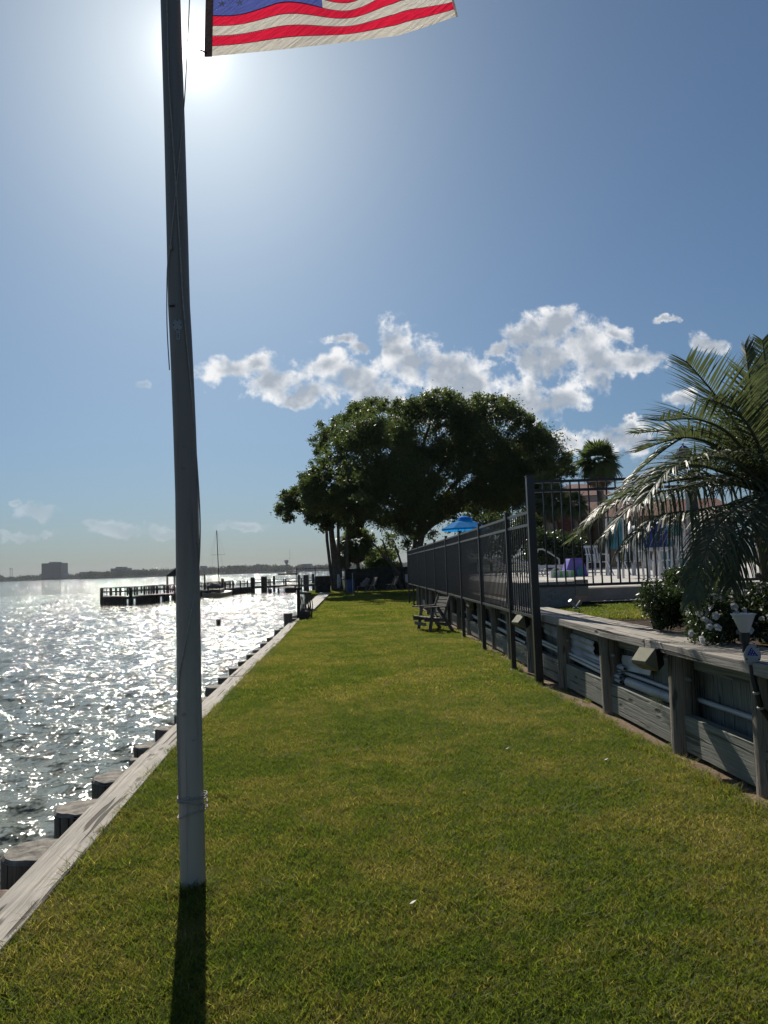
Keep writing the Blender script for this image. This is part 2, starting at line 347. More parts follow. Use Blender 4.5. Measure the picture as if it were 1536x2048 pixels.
def quads(name, V, m, parent=None, uv=None, n=4):
    """V: (N, n, 3) array of separate faces"""
    V = np.asarray(V, dtype='f'); N = len(V); me = bpy.data.meshes.new(name)
    me.vertices.add(N*n); me.vertices.foreach_set('co', V.ravel()); me.loops.add(N*n); me.polygons.add(N)
    me.loops.foreach_set('vertex_index', np.arange(N*n, dtype='i')); me.polygons.foreach_set('loop_start', np.arange(0, N*n, n, dtype='i'))
    me.polygons.foreach_set('loop_total', np.full(N, n, dtype='i')); me.uv_layers.new(name='UVMap')
    if uv is None: uv = np.repeat(rng.random((N, 1, 2)), n, axis=1)
    me.uv_layers[0].data.foreach_set('uv', np.asarray(uv, dtype='f').ravel())
    me.materials.append(MT[m] if isinstance(m, str) else m); me.update(calc_edges=True); me.validate()
    o = bpy.data.objects.new(name, me); C.objects.link(o)
    if parent: o.parent = parent
    return o
def tag(o, label=None, cat=None, group=None, kind=None):
    if label: o['label'] = label
    if cat: o['category'] = cat
    if group: o['group'] = group
    if kind: o['kind'] = kind
    return o
def thing(name, label, cat, group=None):
    o = bpy.data.objects.new(name, None); o.empty_display_size = 0.2; C.objects.link(o); return tag(o, label, cat, group)
def base_at(o, loc):                  # move the Empty to the thing's base, its parts stay where they are
    loc = Vector(loc); o.location = loc
    for c in o.children: c.location = c.location-loc
    return o
def dup(root, loc, rz=0.0, scale=1.0, label=None):
    r = root.copy(); C.objects.link(r); r.location = loc; r.rotation_euler = (0, 0, rz); r.scale = (scale,)*3
    if label: r['label'] = label
    for ch in list(root.children):
        c = ch.copy(); C.objects.link(c); c.parent = r
        for g in list(ch.children):
            d = g.copy(); C.objects.link(d); d.parent = c
    return r
def lerp(tab, y): return float(np.interp(y, [a for a, b in tab], [b for a, b in tab]))
CAPR = [(-6, -1.47), (3.3, -1.69), (4.7, -1.82), (7.2, -2.03), (9, -2.08), (11.8, -2.24), (16, -2.42), (22.7, -2.80), (30, -3.2), (48.5, -4.27)]
CAPW = 0.235
WALL = [(-4, 2.85), (2, 2.66), (4.95, 2.54), (6.1, 2.43), (7.75, 2.34), (9.3, 2.26), (10.8, 2.16), (13.8, 2.05), (19, 1.83), (31, 1.3), (53, 0.4)]
FENCE = [(9.74, 1.98), (11.1, 1.88), (13.77, 1.79), (16.3, 1.69), (18.9, 1.59), (30, 1.05), (32, 0.95)]
WATER = -1.3
# ================================================================ SETTING
# --- ground
def shore_x(y):
    if y <= 48.5: return lerp(CAPR, y)-0.15
    return lerp([(48.5, -4.5), (50, -5.6), (112, -6.5), (140, 2), (400, 90)], y)
m, k, o = mat('soil_and_thatch'); geo = k.new('ShaderNodeNewGeometry').outputs['Position']
c = k.ramp(k.noise(geo, 30, 5, 0.7), [(0.3, (0.035, 0.040, 0.014)), (0.55, (0.07, 0.075, 0.025)), (0.75, (0.12, 0.10, 0.05))])
c = k.mix(k.math('MULTIPLY', k.noise(geo, 1.3, 3), 0.7), c, (0.06, 0.085, 0.02))
k.l.new(pbsdf(k, c, 0.95, 0, bump(k, k.noise(geo, 60, 4), 0.6, 0.02), 0.1), o.inputs[0]); MT['soil'] = m
mb = MB(); ys = [-30, -10, -2, 0, 2, 3.3, 4.7, 7.2, 9, 11.8, 16, 22.7, 30, 40, 48.5, 50, 70, 112, 140, 400, 1500]
for a, b in zip(ys, ys[1:]):
    mb.face([(shore_x(a), a, 0), (12, a, 0), (12, b, 0), (shore_x(b), b, 0)]) if b <= 140 else mb.face([(shore_x(a), a, 0), (600, a, 0), (600, b, 0), (shore_x(b), b, 0)])
    if b <= 140: mb.face([(12, a, 0), (600, a, 0), (600, b, 0), (12, b, 0)])
    mb.face([(shore_x(a), a, 0), (shore_x(b), b, 0), (shore_x(b), b, -3), (shore_x(a), a, -3)])
tag(mb.build('ground', 'soil', merge=False), kind='structure')
# --- raised yard behind the timber wall, pool deck
YARD = 0.84; DECK = 1.14
m, k, o = mat('bed_mulch'); geo = k.new('ShaderNodeNewGeometry').outputs['Position']
c = k.ramp(k.noise(geo, 22, 6, 0.75), [(0.3, (0.025, 0.018, 0.012)), (0.6, (0.09, 0.065, 0.045)), (0.75, (0.2, 0.16, 0.12))])
k.l.new(pbsdf(k, c, 0.95, 0, bump(k, k.noise(geo, 40, 5), 1, 0.03), 0.1), o.inputs[0]); MT['mulch'] = m
mb = MB(); ys = [-3, 2, 4.95, 6.1, 7.75, 9.3, 10.8, 13.8, 19, 25, 31]
for a, b in zip(ys, ys[1:]):
    xa = lerp(WALL, a)+0.2; xb = lerp(WALL, b)+0.2
    mb.face([(xa, a, YARD), (60, a, YARD), (60, b, YARD), (xb, b, YARD)])
mb.face([(lerp(WALL, 31)+0.2, 31, YARD), (60, 31, YARD), (60, 31, -0.5), (lerp(WALL, 31)+0.2, 31, -0.5)])
tag(mb.build('garden_bed', 'mulch', merge=False), kind='structure')
mb = MB(); mb.box((28, 30, DECK-0.25), (50, 34.4, 0.5)); dk = mb.build('pool_deck', 'deck')
for v in dk.data.vertices:
    if v.co.x < 10: v.co.x = lerp(WALL, v.co.y)+0.6 if v.co.y > 20 else 3.1
tag(dk, kind='structure')
mb = MB(); mb.box((16, 12.72, 0.985), (25.8, 0.12, 0.29)); tag(mb.build('deck_edge', 'concrete'), kind='structure')
m, k, o = mat('exposed_aggregate'); t = k.new('ShaderNodeTexCoord').outputs['Object']
vo = k.new('ShaderNodeTexVoronoi'); k.put(vo.inputs['Vector'], t); vo.inputs['Scale'].default_value = 70
c = k.mix(0.7, (0.25, 0.23, 0.21), vo.outputs['Color']); c = k.mix(0.65, c, (0.24, 0.22, 0.2))
k.l.new(pbsdf(k, c, 0.8, 0, bump(k, vo.outputs['Distance'], 1, 0.01), 0.3), o.inputs[0]); MT['aggregate'] = m
mb = MB(); mb.box((2.62, 12.55, 1.06), (0.93, 1.2, 0.44)); ag = mb.build('pebble_kerb', 'aggregate', bevel=0.01); tag(ag, kind='structure')
mb = MB(); mb.box((3.2, 12.2, 1.17), (0.22, 0.5, 0.26)); tag(mb.build('kerb_end', 'concrete', bevel=0.01), kind='structure')
# --- dirt strip under the wall
mb = MB(); ys = list(np.arange(-1, 31, 0.5))
def dirt_in(y): return 0.20+0.07*mnoise.noise(Vector((y*0.9, 3, 0)))+0.05*mnoise.noise(Vector((y*3, 7, 0)))+0.1*math.exp(-((y-9.3)/1.3)**2)
def grass_edge(y): return (lerp(WALL, y)-dirt_in(y)) if y < 31 else lerp([(31, 1.1), (53, 9)], y)
for a, b in zip(ys, ys[1:]):
    mb.face([(grass_edge(a)-0.05, a, 0.006), (lerp(WALL, a)+0.15, a, 0.006), (lerp(WALL, b)+0.15, b, 0.006), (grass_edge(b)-0.05, b, 0.006)])
m, k, o = mat('bare_dirt'); geo = k.new('ShaderNodeNewGeometry').outputs['Position']
c = k.ramp(k.noise(geo, 35, 6, 0.75), [(0.3, (0.10, 0.07, 0.045)), (0.6, (0.26, 0.19, 0.13)), (0.75, (0.42, 0.34, 0.26))])
k.l.new(pbsdf(k, c, 0.95, 0, bump(k, k.noise(geo, 70, 5), 1, 0.02), 0.1), o.inputs[0]); MT['dirt'] = m
tag(mb.build('dirt_strip', 'dirt', merge=False), kind='structure')

# --- water
m, k, o = mat('lake_water'); g_ = k.new('ShaderNodeNewGeometry'); P = g_.outputs['Position']
nx = k.noise(k.vm('MULTIPLY', P, (1.0, 1.35, 1)), 3.4, 4, 0.62, 0.3, col=True)
n2 = k.noise(k.vm('MULTIPLY', P, (1.0, 1.3, 1)), 13.0, 2, 0.6, 0.2, col=True)
n3 = k.noise(P, 0.16, 3, 0.55)
sl1 = k.vm('MULTIPLY', k.vm('SUBTRACT', nx, (0.5, 0.5, 0.5)), (2.3, 2.6, 0))
sl2 = k.vm('MULTIPLY', k.vm('SUBTRACT', n2, (0.5, 0.5, 0.5)), (1.5, 1.8, 0))
gust = k.math('MULTIPLY_ADD', n3, 0.8, 0.6)
sl_ = k.vm('SCALE', k.vm('ADD', sl1, sl2)); k.put(sl_.node.inputs['Scale'], gust)
nn = k.vm('NORMALIZE', k.vm('ADD', g_.outputs['Normal'], sl_))
wc = k.ramp(k.noise(P, 0.7, 3), [(0.3, (0.135, 0.147, 0.118)), (0.7, (0.18, 0.188, 0.145))])
b_ = pbsdf(k, wc, 0.07, 0, nn, 0.5); b_.node.inputs['IOR'].default_value = 1.33
k.l.new(b_, o.inputs[0]); MT['water'] = m
NR, NA = 640, 560
rr = np.concatenate([np.geomspace(1.2, 150, 560, endpoint=False), np.geomspace(150, 2600, 80)]); th = np.radians(np.linspace(-100, 22, NA))
R_, T_ = np.meshgrid(rr, th, indexing='ij'); X = R_*np.sin(T_); Y = R_*np.cos(T_)
Z = np.zeros_like(X); wr = np.random.default_rng(5)
for i in range(46):
    L = np.geomspace(0.45, 5.5, 46)[i]; kk = 2*PI/L; dirn = math.radians(205+wr.normal()*38)
    amp = 0.0088*L**0.72; fade = np.clip((L/(R_*0.0115*2.2))-1, 0, 1)
    ph = kk*(X*math.sin(dirn)+Y*math.cos(dirn))+wr.random()*6.28
    s_ = np.sin(ph+0.35*np.sin(ph)); Z += amp*fade*s_*0.85
Z += 0
co = np.stack([X, Y, Z+WATER], -1).reshape(-1, 3).astype('f')
ii = np.arange(NR-1)[:, None]*NA+np.arange(NA-1)[None]; F_ = np.stack([ii, ii+1, ii+NA+1, ii+NA], -1).reshape(-1, 4)
me = bpy.data.meshes.new('water'); me.vertices.add(len(co)); me.vertices.foreach_set('co', co.ravel())
me.loops.add(F_.size); me.polygons.add(len(F_)); me.loops.foreach_set('vertex_index', F_.ravel().astype('i'))
me.polygons.foreach_set('loop_start', np.arange(0, F_.size, 4, dtype='i')); me.polygons.foreach_set('loop_total', np.full(len(F_), 4, dtype='i'))
me.polygons.foreach_set('use_smooth', np.ones(len(F_), dtype=bool)); me.materials.append(MT['water']); me.update(calc_edges=True)
if me.polygons[0].normal.z < 0: me.flip_normals()
wo_ = bpy.data.objects.new('water', me); C.objects.link(wo_); tag(wo_, kind='structure')

# --- far shore: land, woods, buildings
mb = MB(); N = 60
sh = [(-2300+i*50, 1750+120*math.sin(i*0.31)+60*math.sin(i*0.9)) for i in range(57)]
for (xa, ya), (xb, yb) in zip(sh, sh[1:]):
    mb.face([(xa, ya, WATER-0.5), (xb, yb, WATER-0.5), (xb, yb, 1.6), (xa, ya, 1.6)]); mb.face([(xa, ya, 1.6), (xb, yb, 1.6), (xb, yb+700, 3), (xa, ya+700, 3)])
tag(mb.build('far_shore', 'fardirt', merge=False), kind='structure')
def leafcloud(cs, rad, n, size, flat=1.0, inner=0.55, fuzz=0.125):
    """n leaf quads spread through blobs cs (K,3) of radii rad (K,)"""
    cs = np.asarray(cs, float); rad = np.asarray(rad, float); K = len(cs)
    w_ = rad**2; idx = rng.choice(K, n, p=w_/w_.sum())
    d = rng.normal(size=(n, 3)); d /= np.linalg.norm(d, axis=1)[:, None]
    r = rad[idx]*(inner+(1-inner)*rng.random(n)**0.6)*(1+fuzz*rng.normal(size=n))
    p = cs[idx]+d*r[:, None]*np.array([1, 1, flat])
    a = rng.normal(size=(n, 3)); a += d*0.5; a /= np.linalg.norm(a, axis=1)[:, None]
    b = np.cross(a, rng.normal(size=(n, 3))); b /= np.linalg.norm(b, axis=1)[:, None]
    s_ = size*(0.6+0.8*rng.random(n))[:, None]
    a *= s_; b *= s_*0.42
    V = np.stack([p-a*0.5, p+b*0.5, p+a*0.5, p-b*0.5], 1); return V
cs = []; rd = []
for i in range(1500):
    x = rng.uniform(-2150, 420); y = np.interp(x, [a for a, b in sh], [b for a, b in sh])+rng.uniform(12, 260)
    h = rng.uniform(8, 15)+(5 if x > -900 else 0)*abs(math.sin(x*0.004)); cs.append((x, y, h*0.52)); rd.append(h*0.52)
tag(quads('far_woods', leafcloud(cs, rd, 90000, 4.2, 0.9, 0.4), 'farleaf'), 'low hazy wooded shore along the horizon across the lake', 'woods', kind='stuff')

def far_building(name, label, blocks, m='farbld', Y=1850, win=None, cat='building'):
    t = thing(name, label, cat, None)
    z0 = 0
    for j, (x0, x1, yt, yb) in enumerate(blocks):
        a = at(x0, yt, Y+j*3); b = at(x1, yb, Y+j*3); zb = min(1.5, b.z)
        mb = MB(); mb.box(((a.x+b.x)/2, Y+j*3+20, (a.z+zb)/2), (b.x-a.x, 40, a.z-zb)); body = mb.build('wall', m if not isinstance(m, list) else m[j], t)
        if win:
            nr = win[0]
            for r in range(nr):
                wm = MB(); zz = zb+(a.z-zb)*(0.3+0.62*(r+0.5)/nr); wm.box(((a.x+b.x)/2, Y+j*3-0.3, zz), ((b.x-a.x)*0.94, 0.5, (a.z-zb)*0.26/nr)); wm.build('window_band', 'fardark', t)
    base_at(t, ((at(blocks[0][0], 1150, Y).x), Y, 1.5)); return t
far_building('hotel_tower', 'tall dark block standing alone on the far shore at left', [(83, 122, 1127, 1160), (98, 110, 1124, 1160), (79, 125, 1148, 1160)], ['fardark', 'farbld', 'farbld'])
far_building('office_building', 'stepped pale office block with penthouse on the far shore', [(221, 253, 1137, 1156), (231, 244, 1134, 1156), (250, 268, 1140, 1156)], win=(3,))
far_building('warehouse', 'long low pale shed between the dark tower and the stepped office block', [(159, 179, 1144, 1155)])
far_building('warehouse', 'long flat pale building across the lake, nearest in view to the sailboat mast', [(455, 482, 1132, 1148)])
far_building('office_building', 'grey block with rooftop parapet between long pale building and water tower', [(507, 527, 1130, 1147), (512, 516, 1128, 1146)], win=(2,))
far_building('warehouse', 'plain pale box on the far shore just right of the mushroom water tower', [(603, 622, 1128, 1144)])
far_building('rooftop_block', 'small boxy rooftop showing just right of the flagpole across the lake', [(400, 407, 1132, 1150)])
t = thing('water_tower', 'mushroom shaped grey water tower on the far shore beside the anchored sailboat', 'water tower')
p = at(573, 1120, 1850); zt = p.z; mb = MB(); mb.lathe((p.x, 1850, 0), [(2.6, 0), (2.2, zt-10)], 12).build('stem', 'farbld', t, True)
mb = MB(); mb.lathe((p.x, 1850, 0), [(2.2, zt-10), (4.6, zt-7), (5.2, zt-5), (5.2, zt), (0, zt+0.6)], 16).build('tank', 'farbld', t, True); base_at(t, (p.x, 1850, 0))
t = thing('water_tower', 'small round water tower above the trees left of the flagpole', 'water tower')
p = at(313, 1139, 1850); mb = MB(); mb.lathe((p.x, 1850, 0), [(1.5, 0), (1.2, p.z-3)], 8).build('stem', 'farbld', t)
mb = MB(); mb.lathe((p.x, 1850, p.z), [(0, -4), (3.5, -1), (4.4, 1), (3.5, 3), (0, 4.2)], 12).build('tank', 'white', t, True); base_at(t, (p.x, 1850, 0))
for j, (x, yt, lb) in enumerate([(20.5, 1137, 'slim light mast at far left of the far shore, left one of a pair'), (24.5, 1138, 'slim light mast at far left of the far shore, right one of a pair'), (540, 1131, 'thin mast on far shore between grey block and water tower'), (584, 1132, 'thin mast on far shore just right of the mushroom water tower')]):
    p = at(x, yt, 1840); t = thing('light_mast', lb, 'mast', 'masts on the far shore')
    mb = MB(); mb.bar((p.x, 1840, 0), (p.x, 1840, p.z), 0.7).build('mast_pole', 'fardark', t); MB().box((p.x, 1840, p.z), (3.5, 1, 1.6)).build('lamp_head', 'farbld', t); base_at(t, (p.x, 1840, 0))

# ================================================================ LAWN GRASS
m, k, o = mat('grass_blade'); uv = k.new('ShaderNodeUVMap').outputs[0]; s = k.new('ShaderNodeSeparateXYZ'); k.put(s.inputs[0], uv)
geo = k.new('ShaderNodeNewGeometry').outputs['Position']
big = k.noise(geo, 0.75, 4, 0.6, 0.3); med = k.noise(geo, 4.0, 4, 0.65)
pat = k.math('ADD', k.math('MULTIPLY', big, 0.6), k.math('MULTIPLY', med, 0.4))
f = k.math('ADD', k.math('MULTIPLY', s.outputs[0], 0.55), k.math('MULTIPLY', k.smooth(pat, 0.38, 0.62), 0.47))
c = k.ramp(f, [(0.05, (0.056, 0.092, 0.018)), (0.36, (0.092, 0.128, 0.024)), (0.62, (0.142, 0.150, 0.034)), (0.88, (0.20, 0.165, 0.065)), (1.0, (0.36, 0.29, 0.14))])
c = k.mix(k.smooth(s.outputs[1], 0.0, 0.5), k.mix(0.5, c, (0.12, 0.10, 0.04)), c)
a = pbsdf(k, c, 0.6, 0, None, 0.15); tr = k.new('ShaderNodeBsdfTranslucent')
k.put(tr.inputs[0], k.mix(1.0, c, (1.95, 2.0, 1.05), 'MULTIPLY'))
mx = k.new('ShaderNodeMixShader'); mx.inputs[0].default_value = 0.45
k.l.new(a, mx.inputs[1]); k.l.new(tr.outputs[0], mx.inputs[2]); k.l.new(mx.outputs[0], o.inputs[0]); MT['grass'] = m
def tuft(name, n, R, hgt, wid, lean=0.5):
    r = R*np.sqrt(rng.random(n)); a = rng.random(n)*6.283; bx = r*np.cos(a); by = r*np.sin(a)
    h = hgt*(0.45+0.75*rng.random(n)); az = rng.random(n)*6.283; ln = lean*(0.2+rng.random(n))*h
    ox, oy = np.cos(az), np.sin(az); fx = rng.random(n)*6.283; wx, wy = np.cos(fx)*wid/2*(0.6+0.8*rng.random(n)), np.sin(fx)*wid/2
    z0 = np.full(n, -0.004)
    def pt(t, sgn, ww): return np.stack([bx+ox*ln*t*t+sgn*wx*ww, by+oy*ln*t*t+sgn*wy*ww, z0+h*(t-0.18*t*t*lean)], -1)
    A, B = pt(0, -1, 0.8), pt(0, 1, 0.8); Cc, Dd = pt(0.5, 1, 1.0), pt(0.5, -1, 1.0); E, Ff = pt(1, 1, 0.12), pt(1, -1, 0.12)
    V = np.concatenate([np.stack([A, B, Cc, Dd], 1), np.stack([Dd, Cc, E, Ff], 1)], 0)
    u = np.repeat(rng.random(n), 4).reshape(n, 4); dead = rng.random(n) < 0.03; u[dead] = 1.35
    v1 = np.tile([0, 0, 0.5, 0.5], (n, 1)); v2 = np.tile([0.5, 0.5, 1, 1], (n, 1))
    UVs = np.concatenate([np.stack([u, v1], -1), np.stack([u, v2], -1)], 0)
    ob = quads(name, V, 'grass', uv=UVs); C.objects.unlink(ob); return ob
def scatter(name, pts, tufts, label, smin=0.8, smax=1.25):
    """one object: points that carry copies of the tufts"""
    pc = bpy.data.collections.new(name+'_tufts')
    for t_ in tufts: pc.objects.link(t_)
    me = bpy.data.meshes.new(name); me.vertices.add(len(pts)); me.vertices.foreach_set('co', np.asarray(pts, 'f').ravel())
    ob = bpy.data.objects.new(name, me); C.objects.link(ob)
    ng = bpy.data.node_groups.new(name, 'GeometryNodeTree'); ng.interface.new_socket('Geometry', in_out='INPUT', socket_type='NodeSocketGeometry'); ng.interface.new_socket('Geometry', in_out='OUTPUT', socket_type='NodeSocketGeometry')
    n = ng.nodes; L = ng.links; gi = n.new('NodeGroupInput'); go = n.new('NodeGroupOutput'); ip = n.new('GeometryNodeInstanceOnPoints'); ci = n.new('GeometryNodeCollectionInfo')
    ci.inputs['Collection'].default_value = pc; ci.inputs['Separate Children'].default_value = True; ci.inputs['Reset Children'].default_value = True
    rv = n.new('FunctionNodeRandomValue'); rv.data_type = 'FLOAT_VECTOR'; rv.inputs[0].default_value = (-0.06, -0.06, 0); rv.inputs[1].default_value = (0.06, 0.06, 6.283)
    rs = n.new('FunctionNodeRandomValue'); rs.data_type = 'FLOAT'; rs.inputs[2].default_value = smin; rs.inputs[3].default_value = smax
    ri = n.new('FunctionNodeRandomValue'); ri.data_type = 'INT'; ri.inputs[4].default_value = 0; ri.inputs[5].default_value = len(tufts)-1
    ip.inputs['Pick Instance'].default_value = True
    L.new(gi.outputs[0], ip.inputs['Points']); L.new(ci.outputs[0], ip.inputs['Instance']); L.new(rv.outputs[0], ip.inputs['Rotation']); L.new(rs.outputs[1], ip.inputs['Scale'])
    L.new(ri.outputs[2], ip.inputs['Instance Index']); L.new(ip.outputs[0], go.inputs[0])
    md = ob.modifiers.new('scatter', 'NODES'); md.node_group = ng
    return tag(ob, label, 'grass', kind='stuff')
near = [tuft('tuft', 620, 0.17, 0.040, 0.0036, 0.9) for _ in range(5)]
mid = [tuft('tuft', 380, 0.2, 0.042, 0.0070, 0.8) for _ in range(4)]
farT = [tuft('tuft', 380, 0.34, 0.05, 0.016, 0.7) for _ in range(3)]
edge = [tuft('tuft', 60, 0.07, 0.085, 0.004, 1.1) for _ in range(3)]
def fill(y0, y1, st, left, right, z=0.0):
    out = []
    for y in np.arange(y0, y1, st):
        xa, xb = left(y), right(y)
        for x in np.arange(xa, xb, st):
            out.append((min(max(x+rng.uniform(-st, st)*0.5, xa), xb), y+rng.uniform(-st, st)*0.5, z))
    return out
capx = lambda y: lerp(CAPR, y) if y < 48.5 else shore_x(y)
pn = fill(1.6, 9, 0.125, lambda y: max(capx(y)+0.14, -0.62*y-0.6), lambda y: min(grass_edge(y)-0.14, 0.62*y+0.6))
pm = fill(9, 22, 0.16, lambda y: capx(y)+0.17, lambda y: grass_edge(y)-0.16)
pf = fill(22, 56, 0.3, lambda y: capx(y)+0.3, lambda y: grass_edge(y)-0.3 if y < 31 else 6)
tag(scatter('lawn_grass', pn, near, 'close mown lawn of green and straw coloured blades'))
scatter('lawn_grass', pm, mid, 'mown lawn running along the fence to the bench'); scatter('lawn_grass', pf, farT, 'far end of the lawn under the trees')
pe = []
for y in np.arange(1.6, 16, 0.055):
    pe.append((capx(y)+0.03+rng.uniform(-0.01, 0.05), y, 0)); pe.append((grass_edge(y)+rng.uniform(-0.12, 0.03), y, 0))
    if rng.random() < 0.12: pe.append((grass_edge(y)+rng.uniform(0, 0.25), y, 0))
for _ in range(30): pe.append((-1.035+rng.uniform(-0.11, 0.11), 3.83+rng.uniform(-0.1, 0.1), 0))
for _ in range(120): y = rng.uniform(2, 9); pe.append((rng.uniform(capx(y)+0.1, grass_edge(y)-0.1), y, 0))
scatter('edge_grass', pe, edge, 'longer grass fringing the timber cap and the dirt strip', 0.5, 1.1)
py_ = fill(9.6, 12.0, 0.12, lambda y: 2.95+0.04*(12-y), lambda y: 4.5-0.22*(12-y), YARD)
scatter('yard_grass', py_, mid, 'small green grass patch behind the timber wall', 0.9, 1.5)
tag(MB().box((5.1, 12.15, YARD+0.03), (3.7, 0.05, 0.12)).build('bed_edging', 'edging'), 'thin black edging strip behind the small grass patch', 'edging')
st = []
for _ in range(260):
    x, y = rng.uniform(3.6, 7.2), rng.uniform(12.24, 12.64); st.append((x, y))
mb = MB()
for x, y in st:
    r = rng.uniform(0.015, 0.045); mb.lathe((x, y, YARD+0.05+r*0.3), [(0, -r*0.6), (r, 0), (r*0.7, r*0.5), (0, r*0.7)], 6)
tag(mb.build('river_stones', 'gravel'), 'row of tan river stones along the foot of the concrete edge', 'stones', kind='stuff')
MB().box((5.3, 12.43, YARD+0.025), (3.8, 0.5, 0.05)).build('stone_bed', 'gravel')['kind'] = 'structure'
# ================================================================ SEAWALL
t = thing('seawall', 'weathered timber seawall with flat pale cap boards along the lake edge', 'seawall')
JT = [-3, 0.9, 3.0, 6.55, 11.2, 16.2, 22.6]; JT2 = [23.1, 28, 33, 38, 43.5, 48.5]
def cap_x(y): return lerp(CAPR, y)-CAPW/2+(0.12 if y > 23 else 0)
for seq in (JT, JT2):
    for a, b in zip(seq, seq[1:]):
        mb = MB(); n = 4; ys = np.linspace(a+0.006, b-0.006, n+1); dz = random.uniform(-0.006, 0.006); wd = CAPW*(1 if b < 23 else 0.8); rs = []
        for y in ys:
            x = cap_x(y); rs.append([(x-wd/2, y, 0.03+dz), (x+wd/2, y, 0.03+dz), (x+wd/2, y, -0.065+dz), (x-wd/2, y, -0.065+dz)])
        for r1, r2, y1, y2 in zip(rs, rs[1:], ys, ys[1:]):
            for k in range(4):
                k2 = (k+1) % 4; v0 = (0, wd, wd+0.095, 2*wd)[k]; v1 = (wd, wd+0.095, 2*wd, 2*wd+0.1)[k]
                mb.face([r1[k], r1[k2], r2[k2], r2[k]], [(y1-a, v0), (y1-a, v1), (y2-a, v1), (y2-a, v0)])
        mb.face(rs[0][::-1]); mb.face(rs[-1]); mb.build('cap_board', 'cap', t, bevel=0.006)
for j, y in enumerate(np.arange(-2, 48, 0.3)):          # sheet planks facing the lake
    x = cap_x(y+0.15)-0.06; MB().box((x, y+0.15, -0.95), (0.05, 0.29, 1.8-0.02*(j % 3)), mtx=None).build('plank', 'pile', t)
base_at(t, (cap_x(10), 10, -1.3))
PL = [(3.66, .17, -.08), (4.5, .195, -.02), (5.30, .185, -.02), (6.1, .18, -.03), (6.5, .06, .0), (7.1, .13, -.02), (7.75, .12, .0), (8.7, .15, -.03), (9.65, .15, -.03), (10.6, .16, -.02), (11.6, .15, -.03), (12.6, .15, -.02), (13.6, .15, -.03), (14.6, .15, -.02), (15.6, .16, -.04), (16.8, .15, -.02), (18.3, .16, -.03), (20.2, .15, .0), (21.6, .15, -.05)]
PL += [(y, 0.15, -0.08+0.04*math.sin(y)) for y in np.arange(24.5, 48, 1.15)]
for i, (y, r, zt) in enumerate(PL):
    x = lerp(CAPR, y)-CAPW-r*0.6
    lb = {1: 'nearest fat seawall pile in full view with cracked flat top', 2: 'second seawall pile from the bottom left with a mossy split top', 3: 'third seawall pile with a ragged top, left of the flagpole foot', 4: 'thin broken stub between seawall piles left of the flagpole', 5: 'smaller dark pile just left of the flagpole', 6: 'small square topped pile touching the left edge of the flagpole', 7: 'broad dark pile just right of the flagpole beside the cap', 8: 'second dark pile to the right of the flagpole', 9: 'third dark pile to the right of the flagpole'}.get(i, 'small dark timber pile far down the seawall row, well beyond the flagpole')
    if i < 1: lb = 'seawall pile at the bottom left corner beside the brown rock'
    t = thing('timber_pile', lb, 'pile', 'timber piles along the seawall')
    mb = MB(); n = 22 if y < 9 else 12
    mb.tube([(x, y, -2.2), (x, y, -0.6), (x, y, -0.2), (x, y, zt-0.012)], r, n, cap=False, jit=0.012, nz=0.04); vs = mb.v
    # round tube: u runs up the pile
    mb.build('shaft', 'pile', t, True)
    mt = MB(); R3 = [0.0, 0.35, 0.7, 0.93, 1.03]
    def top(k, a):
        rr = r*R3[k]*(1+0.05*mnoise.noise(Vector((math.cos(a)*2, math.sin(a)*2, y)))); h = 0.012*mnoise.noise(Vector((math.cos(a)*rr*16, math.sin(a)*rr*16, y*3)))-(0.022 if k == 4 else 0)
        return (x+rr*math.cos(a), y+rr*math.sin(a), zt+h)
    for k in range(4):
        for j in range(n):
            a0, a1 = 2*PI*j/n, 2*PI*(j+1)/n
            P_ = [top(k, a0), top(k, a1), top(k+1, a1), top(k+1, a0)]
            if k == 0: P_ = [P_[0], P_[2], P_[3]]
            mt.face(P_)
    mt.build('cut_top', 'piletop', t, False)
    base_at(t, (x, y, -2.2))
mb = MB(); p = gd(8, 1800, -0.05); mb.lathe((p.x-0.16, p.y+0.12, -0.35), [(0, -0.1), (0.2, 0), (0.22, 0.12), (0.15, 0.24), (0, 0.29)], 9)
ob = mb.build('rock', 'rock'); 
for v in ob.data.vertices: v.co += Vector((mnoise.noise(v.co*5)*0.07, mnoise.noise(v.co*5+Vector((9, 0, 0)))*0.07, 0))
tag(ob, 'brown rock at the bottom left corner between seawall and lake', 'rock')
t = thing('timber_pile', 'short square post standing up beside the hose post at the seawall gap', 'pile')
p = gd(583, 1246); MB().tube([(p.x-.1, p.y, -2), (p.x-.1, p.y, 0.3)], 0.13, 10, nz=0.05).build('shaft', 'pile', t, True); base_at(t, (p.x-.1, p.y, -2))
t = thing('hose_post', 'dark post at the seawall gap with black hoses draped over its arm', 'hose post')
p = at(598, 1240, 24.5); px_, py0 = p.x, 24.5
MB().bar((px_, py0, -1.6), (px_, py0, 1.0), 0.10).build('post', 'pierwood', t)
MB().bar((px_-0.25, py0, 0.97), (px_+0.12, py0, 1.0), 0.07).build('arm', 'pierwood', t)
MB().bar((px_, py0+0.1, 0.85), (px_+0.42, py0+0.1, 0.82), 0.06).build('arm', 'pierwood', t)
for j in range(7):
    x = px_+0.04+0.055*j; zb = -0.05+0.25*random.random()-0.1; sw = random.uniform(-.1, .12)
    pts = [(x, py0+0.06, 0.84), (x+sw*0.3, py0+0.05, 0.5), (x+sw, py0, zb), (x+sw+0.05, py0-0.03, zb-.06), (x+sw*0.6+0.1, py0-0.05, zb+0.3), (x+0.06, py0-0.02, 0.84)]
    MB().tube(pts, 0.015, 6, jit=0).build('hose', 'black', t, True)
